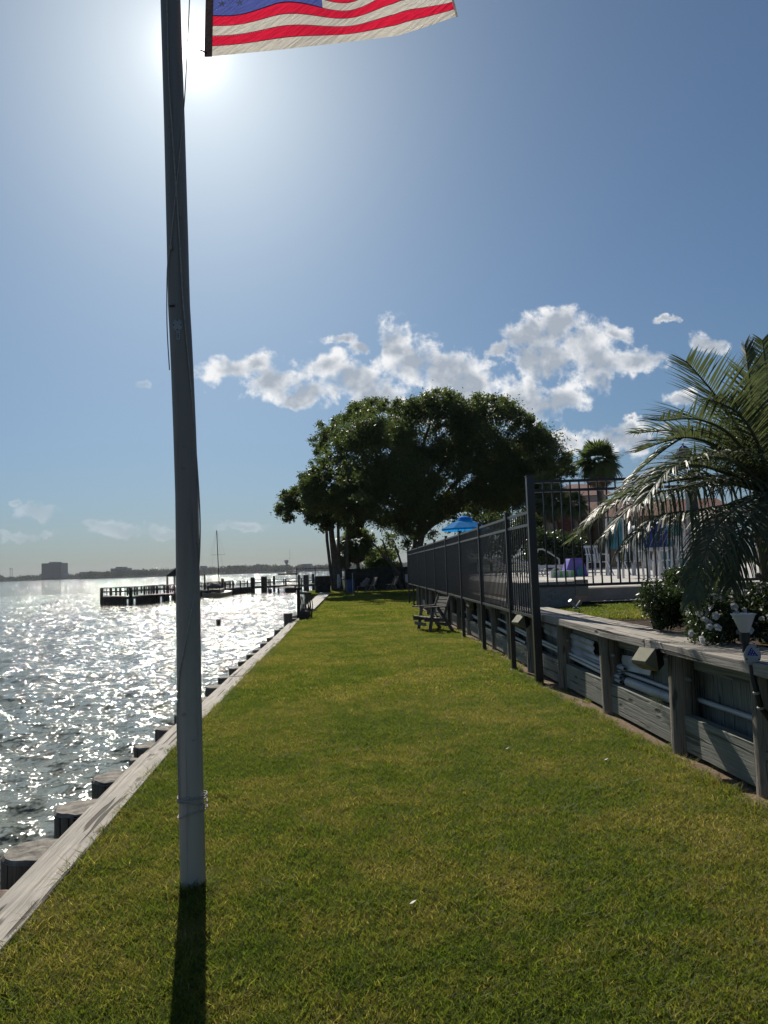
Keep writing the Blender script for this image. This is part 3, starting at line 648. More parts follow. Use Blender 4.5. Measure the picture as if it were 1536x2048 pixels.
base_at(t, (px_, py0, -1.6))
t = thing('timber_block', 'low dark timber block at the foot of the hose post', 'block'); p = gd(611, 1240); MB().box((p.x-.05, p.y, 0.12), (0.28, 0.3, 0.34), jit=0.01).build('block', 'pierwood', t); base_at(t, (p.x, p.y, 0))
# pale boat ramp platform
t = thing('boat_platform', 'low pale plank platform over the water beyond the hose post', 'platform')
A = [at(606, 1190, 29), at(628, 1203, 28), at(660, 1178, 46), at(640, 1178, 48)]; zz = 0.12
A = [Vector((p.x, p.y, zz)) for p in A]
nb = 36
for i in range(nb):
    f0, f1 = (i+0.04)/nb, (i+0.96)/nb
    q4 = [A[0].lerp(A[3], f0), A[1].lerp(A[2], f0), A[1].lerp(A[2], f1), A[0].lerp(A[3], f1)]
    MB().extrude(q4, (0, 0, -0.05)).build('plank', 'deckwood', t)
for f0 in (0.02, 0.3, 0.6, 0.95):
    for e0, e1 in ((A[0], A[3]), (A[1], A[2])):
        p = e0.lerp(e1, f0); MB().bar((p.x, p.y, -2), (p.x, p.y, zz-0.06), 0.16).build('support_post', 'pierwood', t)
MB().bar(A[0]+Vector((0, -0.02, -0.15)), A[1]+Vector((0, -0.02, -0.15)), 0.08, 0.2).build('fascia', 'pierwood', t)
base_at(t, (A[0].x, A[0].y, -2))

# ================================================================ FLAGPOLE, ROPES, FLAG
t = thing('flagpole', 'tall slightly bent grey metal flagpole standing in the lawn at left', 'flagpole')
PY = 3.83; ctr = [(386.5, 1778), (383.5, 1640), (380.5, 1500), (377.5, 1300), (374, 1000), (369, 850), (363, 700), (357.5, 600), (355.5, 500), (349, 250), (341, 0)]
pc = [at(x, y, PY) for x, y in ctr]; pc[0].z = -0.05
pc += [pc[-1]+Vector((-0.03, 0, 1.4)), pc[-1]+Vector((-0.05, 0, 2.9))]
def pole_x(z): return float(np.interp(z, [p.z for p in pc], [p.x for p in pc]))
def pole_r(z): return float(np.interp(z, [0, 4.8, 7.8], [0.064, 0.0545, 0.045]))
zs = np.linspace(-0.05, pc[-1].z, 46)
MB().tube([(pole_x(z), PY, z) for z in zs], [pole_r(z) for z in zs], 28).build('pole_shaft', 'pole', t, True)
MB().lathe((pole_x(7.7), PY, pc[-1].z), [(0.05, 0), (0.06, 0.02), (0.02, 0.05), (0.06, 0.1), (0.075, 0.16), (0.06, 0.22), (0, 0.25)], 16).build('finial_ball', 'greymetal', t, True)
def on_pole(x, y, back=0.0, off=0.006):        # a spot on the front of the pole seen at this pixel
    p = at(x, y, PY-0.05); dx = p.x-pole_x(p.z); r = pole_r(p.z)+off
    dx = max(-r, min(r, dx)) if not back else dx
    yy = PY-math.sqrt(max(0, r*r-min(abs(dx), r)**2)); p = at(x, y, yy if not back else PY-0.01); return p
def rope(name, pix, rad=0.0035, free=()):
    pts = []
    for i, (x, y) in enumerate(pix):
        pts.append(on_pole(x, y, back=1 if i in free else 0))
    P_ = []                                     # Catmull-Rom
    for i in range(len(pts)-1):
        a, b, c_, d = pts[max(i-1, 0)], pts[i], pts[i+1], pts[min(i+2, len(pts)-1)]
        for s in range(5):
            u = s/5; P_.append(0.5*((2*b)+(c_-a)*u+(2*a-5*b+4*c_-d)*u*u+(3*b-a-3*c_+d)*u**3))
    P_.append(pts[-1]); return MB().tube(P_, rad, 7).build(name, 'rope', t, True)
rope('halyard', [(381, -420), (381, -100), (379, 0), (374, 110), (369, 200), (361, 290), (352, 380), (346, 440), (341, 492)], 0.003, (0, 1, 2, 3))
rope('halyard', [(333, -60), (337, 140), (345, 270), (352, 370), (359, 480), (366, 600), (375, 700), (384, 800), (392, 900), (399, 1010), (400, 1080), (396, 1150), (383, 1220), (368, 1300), (358, 1350), (354.5, 1420), (355.5, 1500), (358, 1600)], 0.0038, (9, 10))
rope('halyard', [(340, 500), (336, 520), (334, 560), (334, 650), (339, 740)], 0.003)
MB().lathe(on_pole(341, 494, 0, 0.012), [(0, -0.02), (0.008, -0.012), (0.009, 0), (0.006, 0.012), (0, 0.018)], 8).build('rope_knot', 'rope', t, True)
for z0, tilt, loops in ((0.455, 0.004, 2), (0.44, -0.008, 1), (0.385, 0.02, 1)):
    for j in range(loops):
        zc = z0+j*0.012; r = pole_r(zc)+0.005
        MB().tube([(pole_x(zc)+(r+0.012*(math.cos(a) > 0.9))*math.cos(a), PY+r*math.sin(a), zc+tilt*math.cos(a)+0.004*math.sin(3*a)) for a in np.linspace(0, 2*PI, 30)], 0.0035, 6).build('rope_wrap', 'rope', t, True)
p = on_pole(407, 1612, 1); MB().tube([(p.x-0.01+0.02*math.cos(a), PY-0.03, p.z+0.022*math.sin(a)) for a in np.linspace(0, 2*PI, 14)], 0.0035, 6).build('rope_loop', 'rope', t, True)
p = on_pole(355, 650, 0, 0); pl = MB(); prof = [(0.026*math.cos(a), 0.034*math.sin(a)) for a in np.linspace(0, 2*PI, 20, endpoint=False)]
pl.extrude([(p.x+a, p.y-0.002, p.z+b) for a, b in prof], (0, 0.02, 0)); pk = pl.build('cover_plate', 'plate', t)
for dx, dz in ((0, 0.026), (0, -0.026), (-0.02, 0), (0.02, 0.0), (0.004, -0.048), (0.004, -0.058), (0.004, -0.068)):
    MB().tube([(p.x+dx, p.y-0.006, p.z+dz), (p.x+dx, p.y+0.012, p.z+dz)], 0.0035, 7).build('screw_hole', 'black', t)
MB().box((p.x-0.028, p.y-0.002, p.z+0.105), (0.03, 0.012, 0.006)).build('weld_mark', 'black', t)
MB().box((p.x+0.004, p.y, p.z-0.058), (0.018, 0.008, 0.045)).build('cover_plate', 'plate', t)
base_at(t, (pc[0].x, PY, 0))

t = thing('flag', 'striped red and white flag with blue canton streaming right from the flagpole', 'flag')
BOT = [(0, 424, 113), (0.10, 476, 108), (0.25, 560, 100), (0.5, 690, 85), (0.74, 795, 72), (0.88, 850, 55), (1, 912, 33)]
SW = 0.070; HH = SW*11
def flagp(s, v):                     # v in stripes from the bottom
    x = np.interp(s, [b[0] for b in BOT], [b[1] for b in BOT]); y = np.interp(s, [b[0] for b in BOT], [b[2] for b in BOT])
    yy = 3.95+0.30*s+0.045*math.sin(s*9-v*0.22)*min(1, s*3)
    p = at(x, y, yy); wob = 0.012*min(v, 6)*math.sin(2*PI*(s-0.14)/0.52)*min(1, s*4)
    fly = 1.0-0.10*max(0, s-0.4)
    return Vector((p.x-0.008*v*s, yy+0.01*v, p.z+v*SW*fly+wob))
def strip(s0, s1, v0, v1, n=46, dy=0.0):
    mb = MB()
    for i in range(n):
        a = s0+(s1-s0)*i/n; b = s0+(s1-s0)*(i+1)/n
        for j in range(2):
            va, vb = v0+(v1-v0)*j/2, v0+(v1-v0)*(j+1)/2
            mb.face([flagp(a, va)+Vector((0, dy, 0)), flagp(b, va)+Vector((0, dy, 0)), flagp(b, vb)+Vector((0, dy, 0)), flagp(a, vb)+Vector((0, dy, 0))])
    return mb
CN = 0.425
for r in range(11):
    s0 = 0 if r < 4 else CN
    strip(s0, 1, r+0.02, r+0.98, 46).build('stripe', 'fwhite' if r % 2 == 0 else 'fred', t, True)
    if r: strip(s0, 1, r-0.03, r+0.03, 46, -0.001).build('seam', 'fseam', t, True)
MBc = MB(); 
for r in range(4, 11):
    for i in range(24):
        a, b = CN*i/24, CN*(i+1)/24; MBc.face([flagp(a, r), flagp(b, r), flagp(b, r+1), flagp(a, r+1)])
cnt = MBc.build('canton', 'fblue', t, True); strip(0, CN, 3.96, 4.06, 24, -0.001).build('seam', 'fseam', t, True)
for row in range(9):
    for col in range(6 if row % 2 == 0 else 5):
        s_ = CN*(1+2*col+(row % 2))/12.0; v_ = 4.6+6.3*(9-row)/9.8; mb = MB(); P_ = []
        for a in range(10):
            rr = (0.42 if a % 2 == 0 else 0.17); an = PI/2+a*PI/5
            P_.append(flagp(s_+rr*math.cos(an)*0.043, v_+rr*math.sin(an))+Vector((0, -0.002, 0)))
        c0 = flagp(s_, v_)+Vector((0, -0.002, 0))
        for a in range(10): mb.face([c0, P_[a], P_[(a+1) % 10]])
        mb.build('star', 'fwhite', cnt)
mb = MB()
for r in range(22):
    v0, v1 = r/2-0.0, (r+1)/2; o0 = Vector((-0.045, 0, 0)); mb.extrude([flagp(0, v0)+o0, flagp(0, v0), flagp(0, v1), flagp(0, v1)+o0], (0, 0.003, 0))
mb.build('header_band', 'fhoist', t)
mb = MB(); mb.extrude([flagp(1, 0), flagp(1, 11), flagp(1, 11)+Vector((0.012, 0, 0)), flagp(1, 0)+Vector((0.012, 0, 0))], (0, 0.002, 0)); mb.build('fly_hem', 'fwhite', t)
g0 = flagp(0, 0.3)+Vector((-0.03, -0.003, 0))
MB().tube([g0, g0+Vector((-0.03, -0.01, 0.012)), g0+Vector((-0.065, -0.03, 0.005))], 0.004, 6).build('snap_clip', 'black', t, True)
g0 = flagp(0, 10.7)+Vector((-0.03, -0.003, 0)); MB().tube([g0, g0+Vector((-0.065, -0.03, 0.005))], 0.004, 6).build('snap_clip', 'black', t, True)
base_at(t, flagp(0, 0))

# ================================================================ RETAINING WALL
t = thing('retaining_wall', 'grey green timber retaining wall with thick weathered cap on round logs', 'retaining wall')
CT = 0.90
logY = [2.4, 3.7, 4.95, 6.1, 7.75, 9.3, 10.8, 12.3, 13.8, 15.3, 16.8, 18.3, 19.9, 21.5, 23.2, 24.9, 26.6, 28.3, 30]
for i, y in enumerate(logY):
    x = lerp(WALL, y); r = random.uniform(0.112, 0.128); top = CT-0.085; ln = random.uniform(-0.02, 0.02)
    MB().tube([(x+ln, y, -0.3), (x+ln, y, 0), (x+ln*0.5, y, 0.4), (x, y, top)], [r*1.04, r*1.04, r, r*0.97], 20 if y < 12 else 10, jit=0.01, nz=0.05).build('log_post', 'log', t, True)
wx = lambda y: lerp(WALL, y)+0.12
y = 1.0; j = 0
while y < 30.5:                                   # upright planks behind the logs
    pw = random.choice((0.135, 0.14, 0.145)) if y < 14 else 0.29
    x = wx(y+pw/2)+0.03+random.uniform(-0.004, 0.004)
    sl = math.atan2(wx(y+pw)-wx(y), pw)
    MB().box((x, y+pw/2, 0.34), (0.03, pw-0.006, 0.92), rz=-sl).build('plank', 'treated', t)
    y += pw
seg = [1.0, 3.7, 6.1, 9.3, 12.3, 15.3, 18.3, 21.5, 24.9, 30]
for a, b in zip(seg, seg[1:]):                    # low beam between the logs and rail under the cap
    xa, xb = lerp(WALL, a)-0.01, lerp(WALL, b)-0.01
    MB().bar((xa, a, 0.185), (xb, b-0.006, 0.185), 0.09, 0.29).build('low_beam', 'treated', t, bevel=0.006)
    MB().bar((xa+0.085, a, CT-0.14), (xb+0.085, b-0.006, CT-0.14), 0.05, 0.14).build('top_rail', 'treated', t)
capj = [(-2.5, 1.4), (1.4, 4.45), (4.45, 6.45), (6.45, 10.4), (10.4, 14), (14, 18), (18, 23), (23, 30.6)]
for row, (o0, o1, th_) in enumerate(((-0.17, 0.13, 0.085), (0.137, 0.40, 0.08))):
    for a, b in capj:
        if row: a, b = a-0.7, b-0.7
        mb = MB(); n = 5; ys = np.linspace(a+0.005, b-0.005, n+1); rs = []; dz = random.uniform(-0.004, 0.004)-row*0.004
        for y in ys:
            x = lerp(WALL, y); wv = 0.008*math.sin(y*3.1); rs.append([(x+o0+wv, y, CT+dz), (x+o1, y, CT+dz), (x+o1, y, CT-th_+dz), (x+o0+wv, y, CT-th_+dz)])
        W_ = o1-o0
        for r1, r2, y1, y2 in zip(rs, rs[1:], ys, ys[1:]):
            for k in range(4):
                k2 = (k+1) % 4; v0 = (0, W_, W_+th_, 2*W_)[k]; v1 = (W_, W_+th_, 2*W_, 2*W_+th_)[k]
                mb.face([r1[k], r1[k2], r2[k2], r2[k]], [(y1-a, v0), (y1-a, v1), (y2-a, v1), (y2-a, v0)])
        mb.face(rs[0][::-1]); mb.face(rs[-1]); mb.build('cap_board', 'capgrey', t, bevel=0.008)
for y in (6.1-0.13, 7.75-0.13, 9.3-0.13, 10.8-0.13):
    x = lerp(WALL, y)-0.03; b_ = MB(); b_.tube([(x, y-0.06, 0.62), (x, y+0.02, 0.62)], 0.012, 8); b_.tube([(x, y-0.02, 0.62), (x, y-0.012, 0.62)], 0.018, 10); b_.build('bolt', 'greymetal', t, True)
base_at(t, (lerp(WALL, 6.1), 6.1, 0))

# pipes, strips lying on the beam
def along(y, dx, z): return Vector((lerp(WALL, y)+dx, y, z))
def lying(name, label, cat, y0, y1, dx0, dx1, z0, z1, r, m='pvc', group=None, n=10, hollow=True):
    P_ = [along(y, dx0+(dx1-dx0)*f, z0+(z1-z0)*f) for f, y in [(k/8, y0+(y1-y0)*k/8) for k in range(9)]]
    t = thing(name, label, cat, group); MB().tube(P_, r, n, cap=True).build('pipe_body', m, t, True)
    if hollow:
        for a, b in ((P_[0], P_[1]), (P_[-1], P_[-2])):
            d = (a-b).normalized(); MB().tube([a-d*0.002, a+d*0.0015], r*0.72, n).build('bore', 'black', t)
    base_at(t, P_[0]); return t
lying('pipe', 'long white plastic pipe running along the nearest planks of the wall', 'pipe', 2.6, 7.9, 0.085, 0.085, 0.44, 0.44, 0.021)
lying('pipe', 'fat grey white pipe resting on the low beam under the floodlight', 'pipe', 6.2, 7.35, 0.03, 0.02, 0.385, 0.385, 0.045, 'vinyl')
lying('pipe', 'white pipe end poking past the second log above the fat pipe', 'pipe', 7.45, 9.6, 0.03, 0.06, 0.50, 0.5, 0.02)
for j, (dx, z) in enumerate(((-0.0, 0.36), (0.042, 0.385), (0.0, 0.405))):
    lying('pipe', ['lowest white pipe of the bundle crossing behind the third log', 'inner white pipe of the bundle behind the third log', 'upper white pipe of the bundle behind the third log'][j], 'pipe', 7.5, 12.2+j*0.7, dx, dx+0.01, z, z+0.14+0.02*j, 0.019, 'pvc', 'white pipes bundled on the low beam')
for j in range(4):
    lying('pipe', 'white pipe lying on the low beam behind the black fence posts', 'pipe', 11.4+j*0.5, 15.5+j, 0.0+0.035*(j % 2), 0.02, 0.36+0.04*(j//2), 0.42+0.05*(j//2), 0.02, 'pvc', 'white pipes behind the black fence')
for j in range(5):
    t = thing('vinyl_strip', ['bottom', 'fourth from top', 'middle', 'second from top', 'top'][j]+' sagging pale vinyl strip stacked behind the third log', 'strip', 'sagging vinyl strips on the wall beam')
    mb = MB(); n = 14; P_ = []
    for k in range(n+1):
        f = k/n; y = 7.55+f*(2.2+0.35*j); P_.append(along(y, 0.05+0.004*j, 0.40+0.028*j+0.20*f*f*(1+0.12*j)-0.02*math.sin(f*3)))
    for a, b in zip(P_, P_[1:]):
        for (c1, c2) in (((-0.045, 0), (0.0, 0.013)), ((0.0, 0.013), (0.045, 0))):
            mb.face([a+Vector((c1[0], 0, c1[1])), a+Vector((c2[0], 0, c2[1])), b+Vector((c2[0], 0, c2[1])), b+Vector((c1[0], 0, c1[1]))])
    ob = mb.build('strip_body', 'vinyl', t, True); sm = ob.modifiers.new('thick', 'SOLIDIFY'); sm.thickness = 0.004; base_at(t, P_[0])
t = thing('siding_offcut', 'ribbed pale vinyl panel propped between the first two logs left of the floodlight', 'panel')
mb = MB(); a, b = along(8.35, 0.03, 0.60), along(10.4, 0.04, 0.66)
for k in range(4):
    z0, z1 = -0.06+0.035*k, -0.06+0.035*(k+1); x0, x1 = (-0.01 if k % 2 else 0.01), (0.01 if k % 2 else -0.01)
    mb.face([a+Vector((x0, 0, z0)), b+Vector((x0, 0, z0)), b+Vector((x1, 0, z1)), a+Vector((x1, 0, z1))])
ob = mb.build('ribbed_sheet', 'vinyl', t); ob.modifiers.new('thick', 'SOLIDIFY').thickness = 0.006; base_at(t, a)
t = thing('siding_offcut', 'short pale vinyl offcut standing behind the floodlight', 'panel')
mb = MB(); a, b = along(6.9, 0.06, 0.60), along(7.6, 0.06, 0.56)
for k in range(3):
    mb.face([a+Vector((0.012*(k % 2), 0, -0.09+.05*k)), b+Vector((0.012*(k % 2), 0, -0.09+.05*k)), b+Vector((0.012*((k+1) % 2), 0, -0.04+.05*k)), a+Vector((0.012*((k+1) % 2), 0, -0.04+.05*k))])
ob = mb.build('ribbed_sheet', 'vinyl', t); ob.modifiers.new('thick', 'SOLIDIFY').thickness = 0.006; base_at(t, a)
def floodlight(c, s, label):
    """lens pyramid to -x/-y, black housing behind"""
    t = thing('floodlight', label, 'floodlight', 'floodlights on the timber wall')
    c = Vector(c); d = Vector((-0.86, -0.42, -0.12)).normalized(); x = d.cross(Vector((0, 0, 1))).normalized(); u = x.cross(d)
    w_, h_ = 0.088*s, 0.095*s
    def P_(a, b, e): return c+x*a+u*b+d*e
    A4 = [P_(-w_, -h_, 0), P_(w_, -h_, 0), P_(w_, h_, 0), P_(-w_, h_, 0)]
    B4 = [P_(-w_*0.9, -h_*0.15, 0.12*s), P_(w_*0.9, -h_*0.15, 0.12*s), P_(w_*0.9, h_*0.12, 0.12*s), P_(-w_*0.9, h_*0.12, 0.12*s)]
    D4 = [P_(-w_*0.6, -h_*0.7, -0.11*s), P_(w_*0.6, -h_*0.7, -0.11*s), P_(w_*0.6, h_*0.7, -0.11*s), P_(-w_*0.6, h_*0.7, -0.11*s)]
    mb = MB(); 
    for k in range(4): k2 = (k+1) % 4; mb.face([A4[k], A4[k2], B4[k2], B4[k]])
    mb.face(B4); mb.build('glass_lens', 'cream', t, bevel=0.004)
    mb = MB()
    for k in range(4): k2 = (k+1) % 4; mb.face([D4[k], D4[k2], A4[k2], A4[k]])
    mb.face(D4[::-1]); mb.face([p-d*0.002 for p in A4]); mb.build('housing', 'black', t, bevel=0.004)
    MB().tube([P_(0, 0, -0.1*s), P_(0.02, 0.0, -0.2*s)], 0.018*s, 8).build('bracket', 'greymetal', t, True)
    base_at(t, c)
p = at(1298, 1318, 6.15); floodlight((p.x, 6.15, p.z), 1.0, 'nearest boxy floodlight with yellowed lens hung on the log under the cap')
p = at(1043, 1243, 10.5); floodlight((p.x, 10.5, p.z), 1.0, 'boxy floodlight seen under the black fence beside its corner post')
p = at(943, 1212, 16.3); floodlight((p.x, 16.3, p.z), 1.0, 'farthest pale floodlight under the fence, right of the bench')
# path lamp with junction box
t = thing('wall_lamp', 'upturned white cone lamp on a conduit and grey junction box at the wall cap', 'lamp')
LY = 4.86; b0 = at(1489, 1265, LY); lx, lz = b0.x, b0.z
MB().lathe((lx, LY, lz), [(0.026, 0), (0.030, 0.008), (0.072, 0.115), (0.078, 0.118), (0.078, 0.124), (0.060, 0.121), (0, 0.119)], 24).build('lamp_cone', 'cream', t, True).data.materials[0] = MT['white']
MB().lathe((lx, LY, lz-0.10), [(0.022, -0.03), (0.022, 0.03), (0.031, 0.035), (0.031, 0.1)], 16).build('lamp_neck', 'black', t, True)
MB().tube([(lx, LY, lz-0.13), (lx+0.01, LY, lz-0.2)], 0.019, 10).build('nipple', 'greymetal', t, True)
jb = at(1503, 1308, LY-0.02)
pr = [(0.058*math.cos(a)*(1.0 if math.sin(a) < 0.2 else 0.85), 0.07*math.sin(a)) for a in np.linspace(0, 2*PI, 14, endpoint=False)]
box_ = MB().extrude([(jb.x+a, LY-0.035, jb.z+b) for a, b in pr], (0.02, 0.06, 0)).build('junction_box', 'greymetal', t, bevel=0.004)
MB().extrude([(jb.x-0.038, LY-0.0375, jb.z-0.005), (jb.x+0.035, LY-0.0375, jb.z-0.012), (jb.x-0.008, LY-0.0375, jb.z+0.045)], (0, -0.002, 0)).build('blue_triangle', MT['navy'], box_)
for (dx, dz) in ((-0.02, 0.003), (-0.004, 0.0), (0.012, -0.003), (-0.012, 0.016), (0.003, 0.014), (-0.006, 0.029)):
    MB().box((jb.x+dx, LY-0.0405, jb.z+dz), (0.005, 0.001, 0.005)).build('white_dot', 'white', box_)
for (dx, dz) in ((-0.042, -0.03), (0.04, -0.035), (0.03, 0.045)): MB().tube([(jb.x+dx, LY-0.041, jb.z+dz), (jb.x+dx, LY-0.03, jb.z+dz)], 0.005, 8).build('screw', 'black', box_)
cd = [at(1503, 1330, LY-0.02), at(1506, 1355, LY-0.03), at(1514, 1385, LY-0.04), at(1522, 1415, LY-0.05), at(1545, 1445, LY-0.05), at(1590, 1470, LY-0.02)]
MB().tube(cd, 0.019, 10).build('conduit', 'black', t, True)
for i in (2, 3): MB().tube([cd[i]-Vector((0.002, 0, -0.006)), cd[i]+Vector((0.002, 0, -0.008))], 0.025, 12).build('clamp', 'greymetal', t, True)
base_at(t, cd[-1])
p = gd(1152, 1218, CT); t = thing('metal_cleat', 'small shiny two pronged metal fitting on the wall cap near the fence', 'cleat')
MB().tube([(p.x, p.y, CT), (p.x, p.y, CT+0.02)], 0.05, 12).build('base_plate', 'greymetal', t, True)
MB().tube([(p.x, p.y, CT+0.02), (p.x-0.05, p.y, CT+0.08), (p.x-0.09, p.y-.02, CT+0.13)], [0.015, 0.02, 0.03], 8).build('prong', 'plate', t, True)
MB().tube([(p.x, p.y, CT+0.02), (p.x+0.04, p.y, CT+0.07), (p.x+0.08, p.y, CT+0.11)], [0.015, 0.02, 0.028], 8).build('prong', 'plate', t, True)
base_at(t, (p.x, p.y, CT))

# ================================================================ FENCES
def picket_mesh(h, w_=0.016):
    ob = MB().box((0, 0, h/2), (w_, w_, h)).build('picket', 'blackmetal'); me = ob.data; bpy.data.objects.remove(ob); return me
t = thing('metal_fence', 'long black picket fence running along the top of the retaining wall beside the lawn', 'fence')
FY = [9.74, 11.08, 13.7, 16.3, 18.9, 21.5, 24.1, 26.7, 29.3, 31.6]; zb, zm, zt_ = 0.88, 2.12, 2.29
for i, y in enumerate(FY):
    x = lerp(FENCE, y); big = i == 0; wd = 0.10 if big else 0.068; zt2 = 2.76 if big else (2.36 if i < 9 else 2.55)
    mb = MB(); mb.box((x, y, (zt2-0.1)/2), (wd, wd, zt2+0.1)); mb.box((x, y, zt2+0.008), (wd+0.012, wd+0.012, 0.016)); mb.build('post', 'blackmetal', t, bevel=0.004 if i < 5 else 0)
    if i < 6:
        c_ = MB().lathe((x, y, -0.03), [(0.0, 0.045), (0.12, 0.045), (0.17, 0.0)], 9); cb = c_.build('concrete_foot', 'rock', t)
        for v in cb.data.vertices: v.co.x += 0.02*mnoise.noise(v.co*9); v.co.y += 0.03*mnoise.noise(v.co*7)
pm_ = picket_mesh(zt_-zb)
for a, b in zip(FY, FY[1:]):
    xa, xb = lerp(FENCE, a), lerp(FENCE, b); pn_ = bpy.data.objects.new('panel', None); C.objects.link(pn_); pn_.parent = t
    dirv = Vector((xb-xa, b-a, 0)); n_ = dirv.normalized()
    for z in (zb, zm, zt_): MB().bar(Vector((xa, a, z))+n_*0.04, Vector((xb, b, z))-n_*0.04, 0.032, 0.036).build('rail', 'blackmetal', pn_)
    L = dirv.length; k_ = int(L/0.115)
    for j in range(1, k_):
        f_ = j/k_; ob = bpy.data.objects.new('picket', pm_); C.objects.link(ob); ob.parent = pn_; ob.location = (xa+(xb-xa)*f_, a+(b-a)*f_, zb)
base_at(t, (1.98, 9.74, 0))
t = thing('metal_fence', 'taller black picket fence facing the viewer from the corner post into the palm', 'fence')
zb, zm, zt_ = 1.285, 2.565, 2.69; x0, x1, x2 = 2.06, 4.16, 6.6; Y0 = 9.76
mb = MB(); mb.box((x1, Y0, 1.8), (0.11, 0.11, 1.95)); mb.build('post', 'blackmetal', t, bevel=0.004); MB().box((x2, Y0, 1.8), (0.11, 0.11, 1.95)).build('post', 'blackmetal', t)
pm_ = picket_mesh(zt_-zb, 0.018)
for a, b in ((x0-0.02, x1-0.05), (x1+0.05, x2-0.05)):
    pn_ = bpy.data.objects.new('panel', None); C.objects.link(pn_); pn_.parent = t
    for z in (zb, zm, zt_): MB().bar((a, Y0, z), (b, Y0, z), 0.036, 0.036).build('rail', 'blackmetal', pn_)
    k_ = int(round((b-a)/0.125))
    for j in range(1, k_):
        ob = bpy.data.objects.new('picket', pm_); C.objects.link(ob); ob.parent = pn_; ob.location = (a+(b-a)*j/k_, Y0, zb)
base_at(t, (x1, Y0, YARD))
# far fences
t = thing('wooden_fence', 'dark grey board fence closing the far end of the lawn behind the benches', 'fence')
for j in range(7):
    a, b = Vector((-3.0, 53.6, 0)), Vector((6.5, 52.4, 0)); zz = 0.1+j*0.23
    for s_ in range(4):
        p0, p1 = a.lerp(b, s_/4+0.002), a.lerp(b, (s_+1)/4-0.002); rise = 0.1*s_/3
        MB().bar(p0+Vector((0, -0.02*(j % 2), zz+rise*0.6)), p1+Vector((0, -0.02*(j % 2), zz+rise*0.8)), 0.03, 0.245).build('board', 'pierwood', t)
for s_ in range(5):
    p0 = a.lerp(b, s_/4); MB().box((p0.x, p0.y-0.06, 0.85), (0.09, 0.09, 1.75)).build('post', 'pierwood', t)
base_at(t, (-3, 53.6, 0))
t = thing('picket_fence', 'black close set picket gate at the left end of the far board fence', 'gate')
for j in range(13): MB().box((-3.9+j*0.075, 53.4, 0.85), (0.045, 0.03, 1.6)).build('picket', 'blackmetal', t)
for z in (0.2, 1.5): MB().bar((-3.95, 53.43, z), (-2.95, 53.43, z), 0.05).build('rail', 'blackmetal', t)
base_at(t, (-3.9, 53.4, 0))
t = thing('metal_fence', 'thin open railing on the shore behind the leaning trunks', 'fence')
for j in range(25): MB().box((-6.6+j*0.11, 54.6, 0.72+0.42), (0.022, 0.022, 1.5)).build('picket', 'blackmetal', t)
for z in (0.5, 1.72): MB().bar((-6.7, 54.62, z), (-3.9, 54.62, z), 0.04).build('rail', 'blackmetal', t)
for x in (-6.7, -5.3, -3.9): MB().box((x, 54.62, 0.85), (0.06, 0.06, 2.0)).build('post', 'blackmetal', t)
base_at(t, (-5.3, 54.6, 0))
# ================================================================ PIER AND BOATS
t = thing('pier', 'long dark timber pier with railings reaching left across the lake', 'pier')
DZ = -0.38
def deck_run(a, b, wdt, spacing=2.4, rail=True, solid=True, tall=0, slats=True, side=1):
    a, b = Vector(a), Vector(b); d = (b-a); L = d.length; d.normalize(); nrm = Vector((d.y, -d.x, 0))*side     # towards the viewer
    n = max(1, int(L/0.6))
    for i in range(n):
        c = a+d*(L*(i+0.5)/n)-nrm*(wdt/2); MB().box((c.x, c.y, DZ+0.03*math.sin(i*7.1)*0.4), (L/n-0.03, wdt, 0.07), rz=math.atan2(d.y, d.x)).build('deck_plank', 'deckwood', t)
    MB().bar(a+nrm*0.03+Vector((0, 0, DZ-0.2)), b+nrm*0.03+Vector((0, 0, DZ-0.2)), 0.08, 0.26).build('fascia', 'pierwood', t)
    k = int(L/spacing)
    for i in range(k+1):
        for off in (0.05, -wdt):
            p = a+d*(L*i/k)+nrm*off; MB().bar((p.x, p.y, -2.2), (p.x, p.y, DZ+0.82), 0.16 if off > 0 else 0.13).build('post', 'pierwood', t)
    for off in (0.0, -wdt):
        MB().bar(a+nrm*off+Vector((0, 0, DZ+0.85)), b+nrm*off+Vector((0, 0, DZ+0.85)), 0.16, 0.05).build('top_rail', 'pierwood', t)
        MB().bar(a+nrm*off+Vector((0, 0, DZ+0.45)), b+nrm*off+Vector((0, 0, DZ+0.45)), 0.04, 0.10).build('mid_rail', 'pierwood', t)
    if solid:
        m_ = int(L/0.4)
        for i in range(m_):
            if random.random() < 0.12: continue
            p = a+d*(L*(i+0.5)/m_)+nrm*0.02; MB().box((p.x, p.y, DZ-0.85+random.uniform(-.05, .05)), (0.36, 0.05, 1.35), rz=math.atan2(d.y, d.x)).build('skirt_board', 'pierwood', t)
    if slats:
        m_ = int(L/0.45)
        for i in range(m_):
            if random.random() < 0.45: continue
            p = a+d*(L*(i+0.5)/m_); MB().box((p.x, p.y, DZ+0.42), (random.choice((0.12, 0.3)), 0.03, 0.8), rz=math.atan2(d.y, d.x)).build('rail_slat', 'pierwood', t)
PB = at(262, 1195, 73); PA = at(203, 1195, 77); PC = at(508, 1172, 104); PD = Vector((-5.8, 108, 0))
PB.z = PA.z = PC.z = 0
deck_run(PA, PB, 5, 1.9, solid=True); deck_run(PB, PC, 3.2, 2.3, solid=True); deck_run(PC, PD, 1.8, 2.2, solid=False, slats=False)
for x, yt, Yp, r in ((528, 1153, 103, .42), (505, 1155, 101, .28), (548, 1152, 107, .16), (598, 1150, 105, .18), (612, 1150, 104, .40), (626, 1148, 108, .18), (445, 1157, 98, .18)):
    p = at(x, yt, Yp); MB().tube([(p.x, Yp, -2.4), (p.x, Yp, p.z)], r, 8).build('tall_pile', 'pierwood', t)
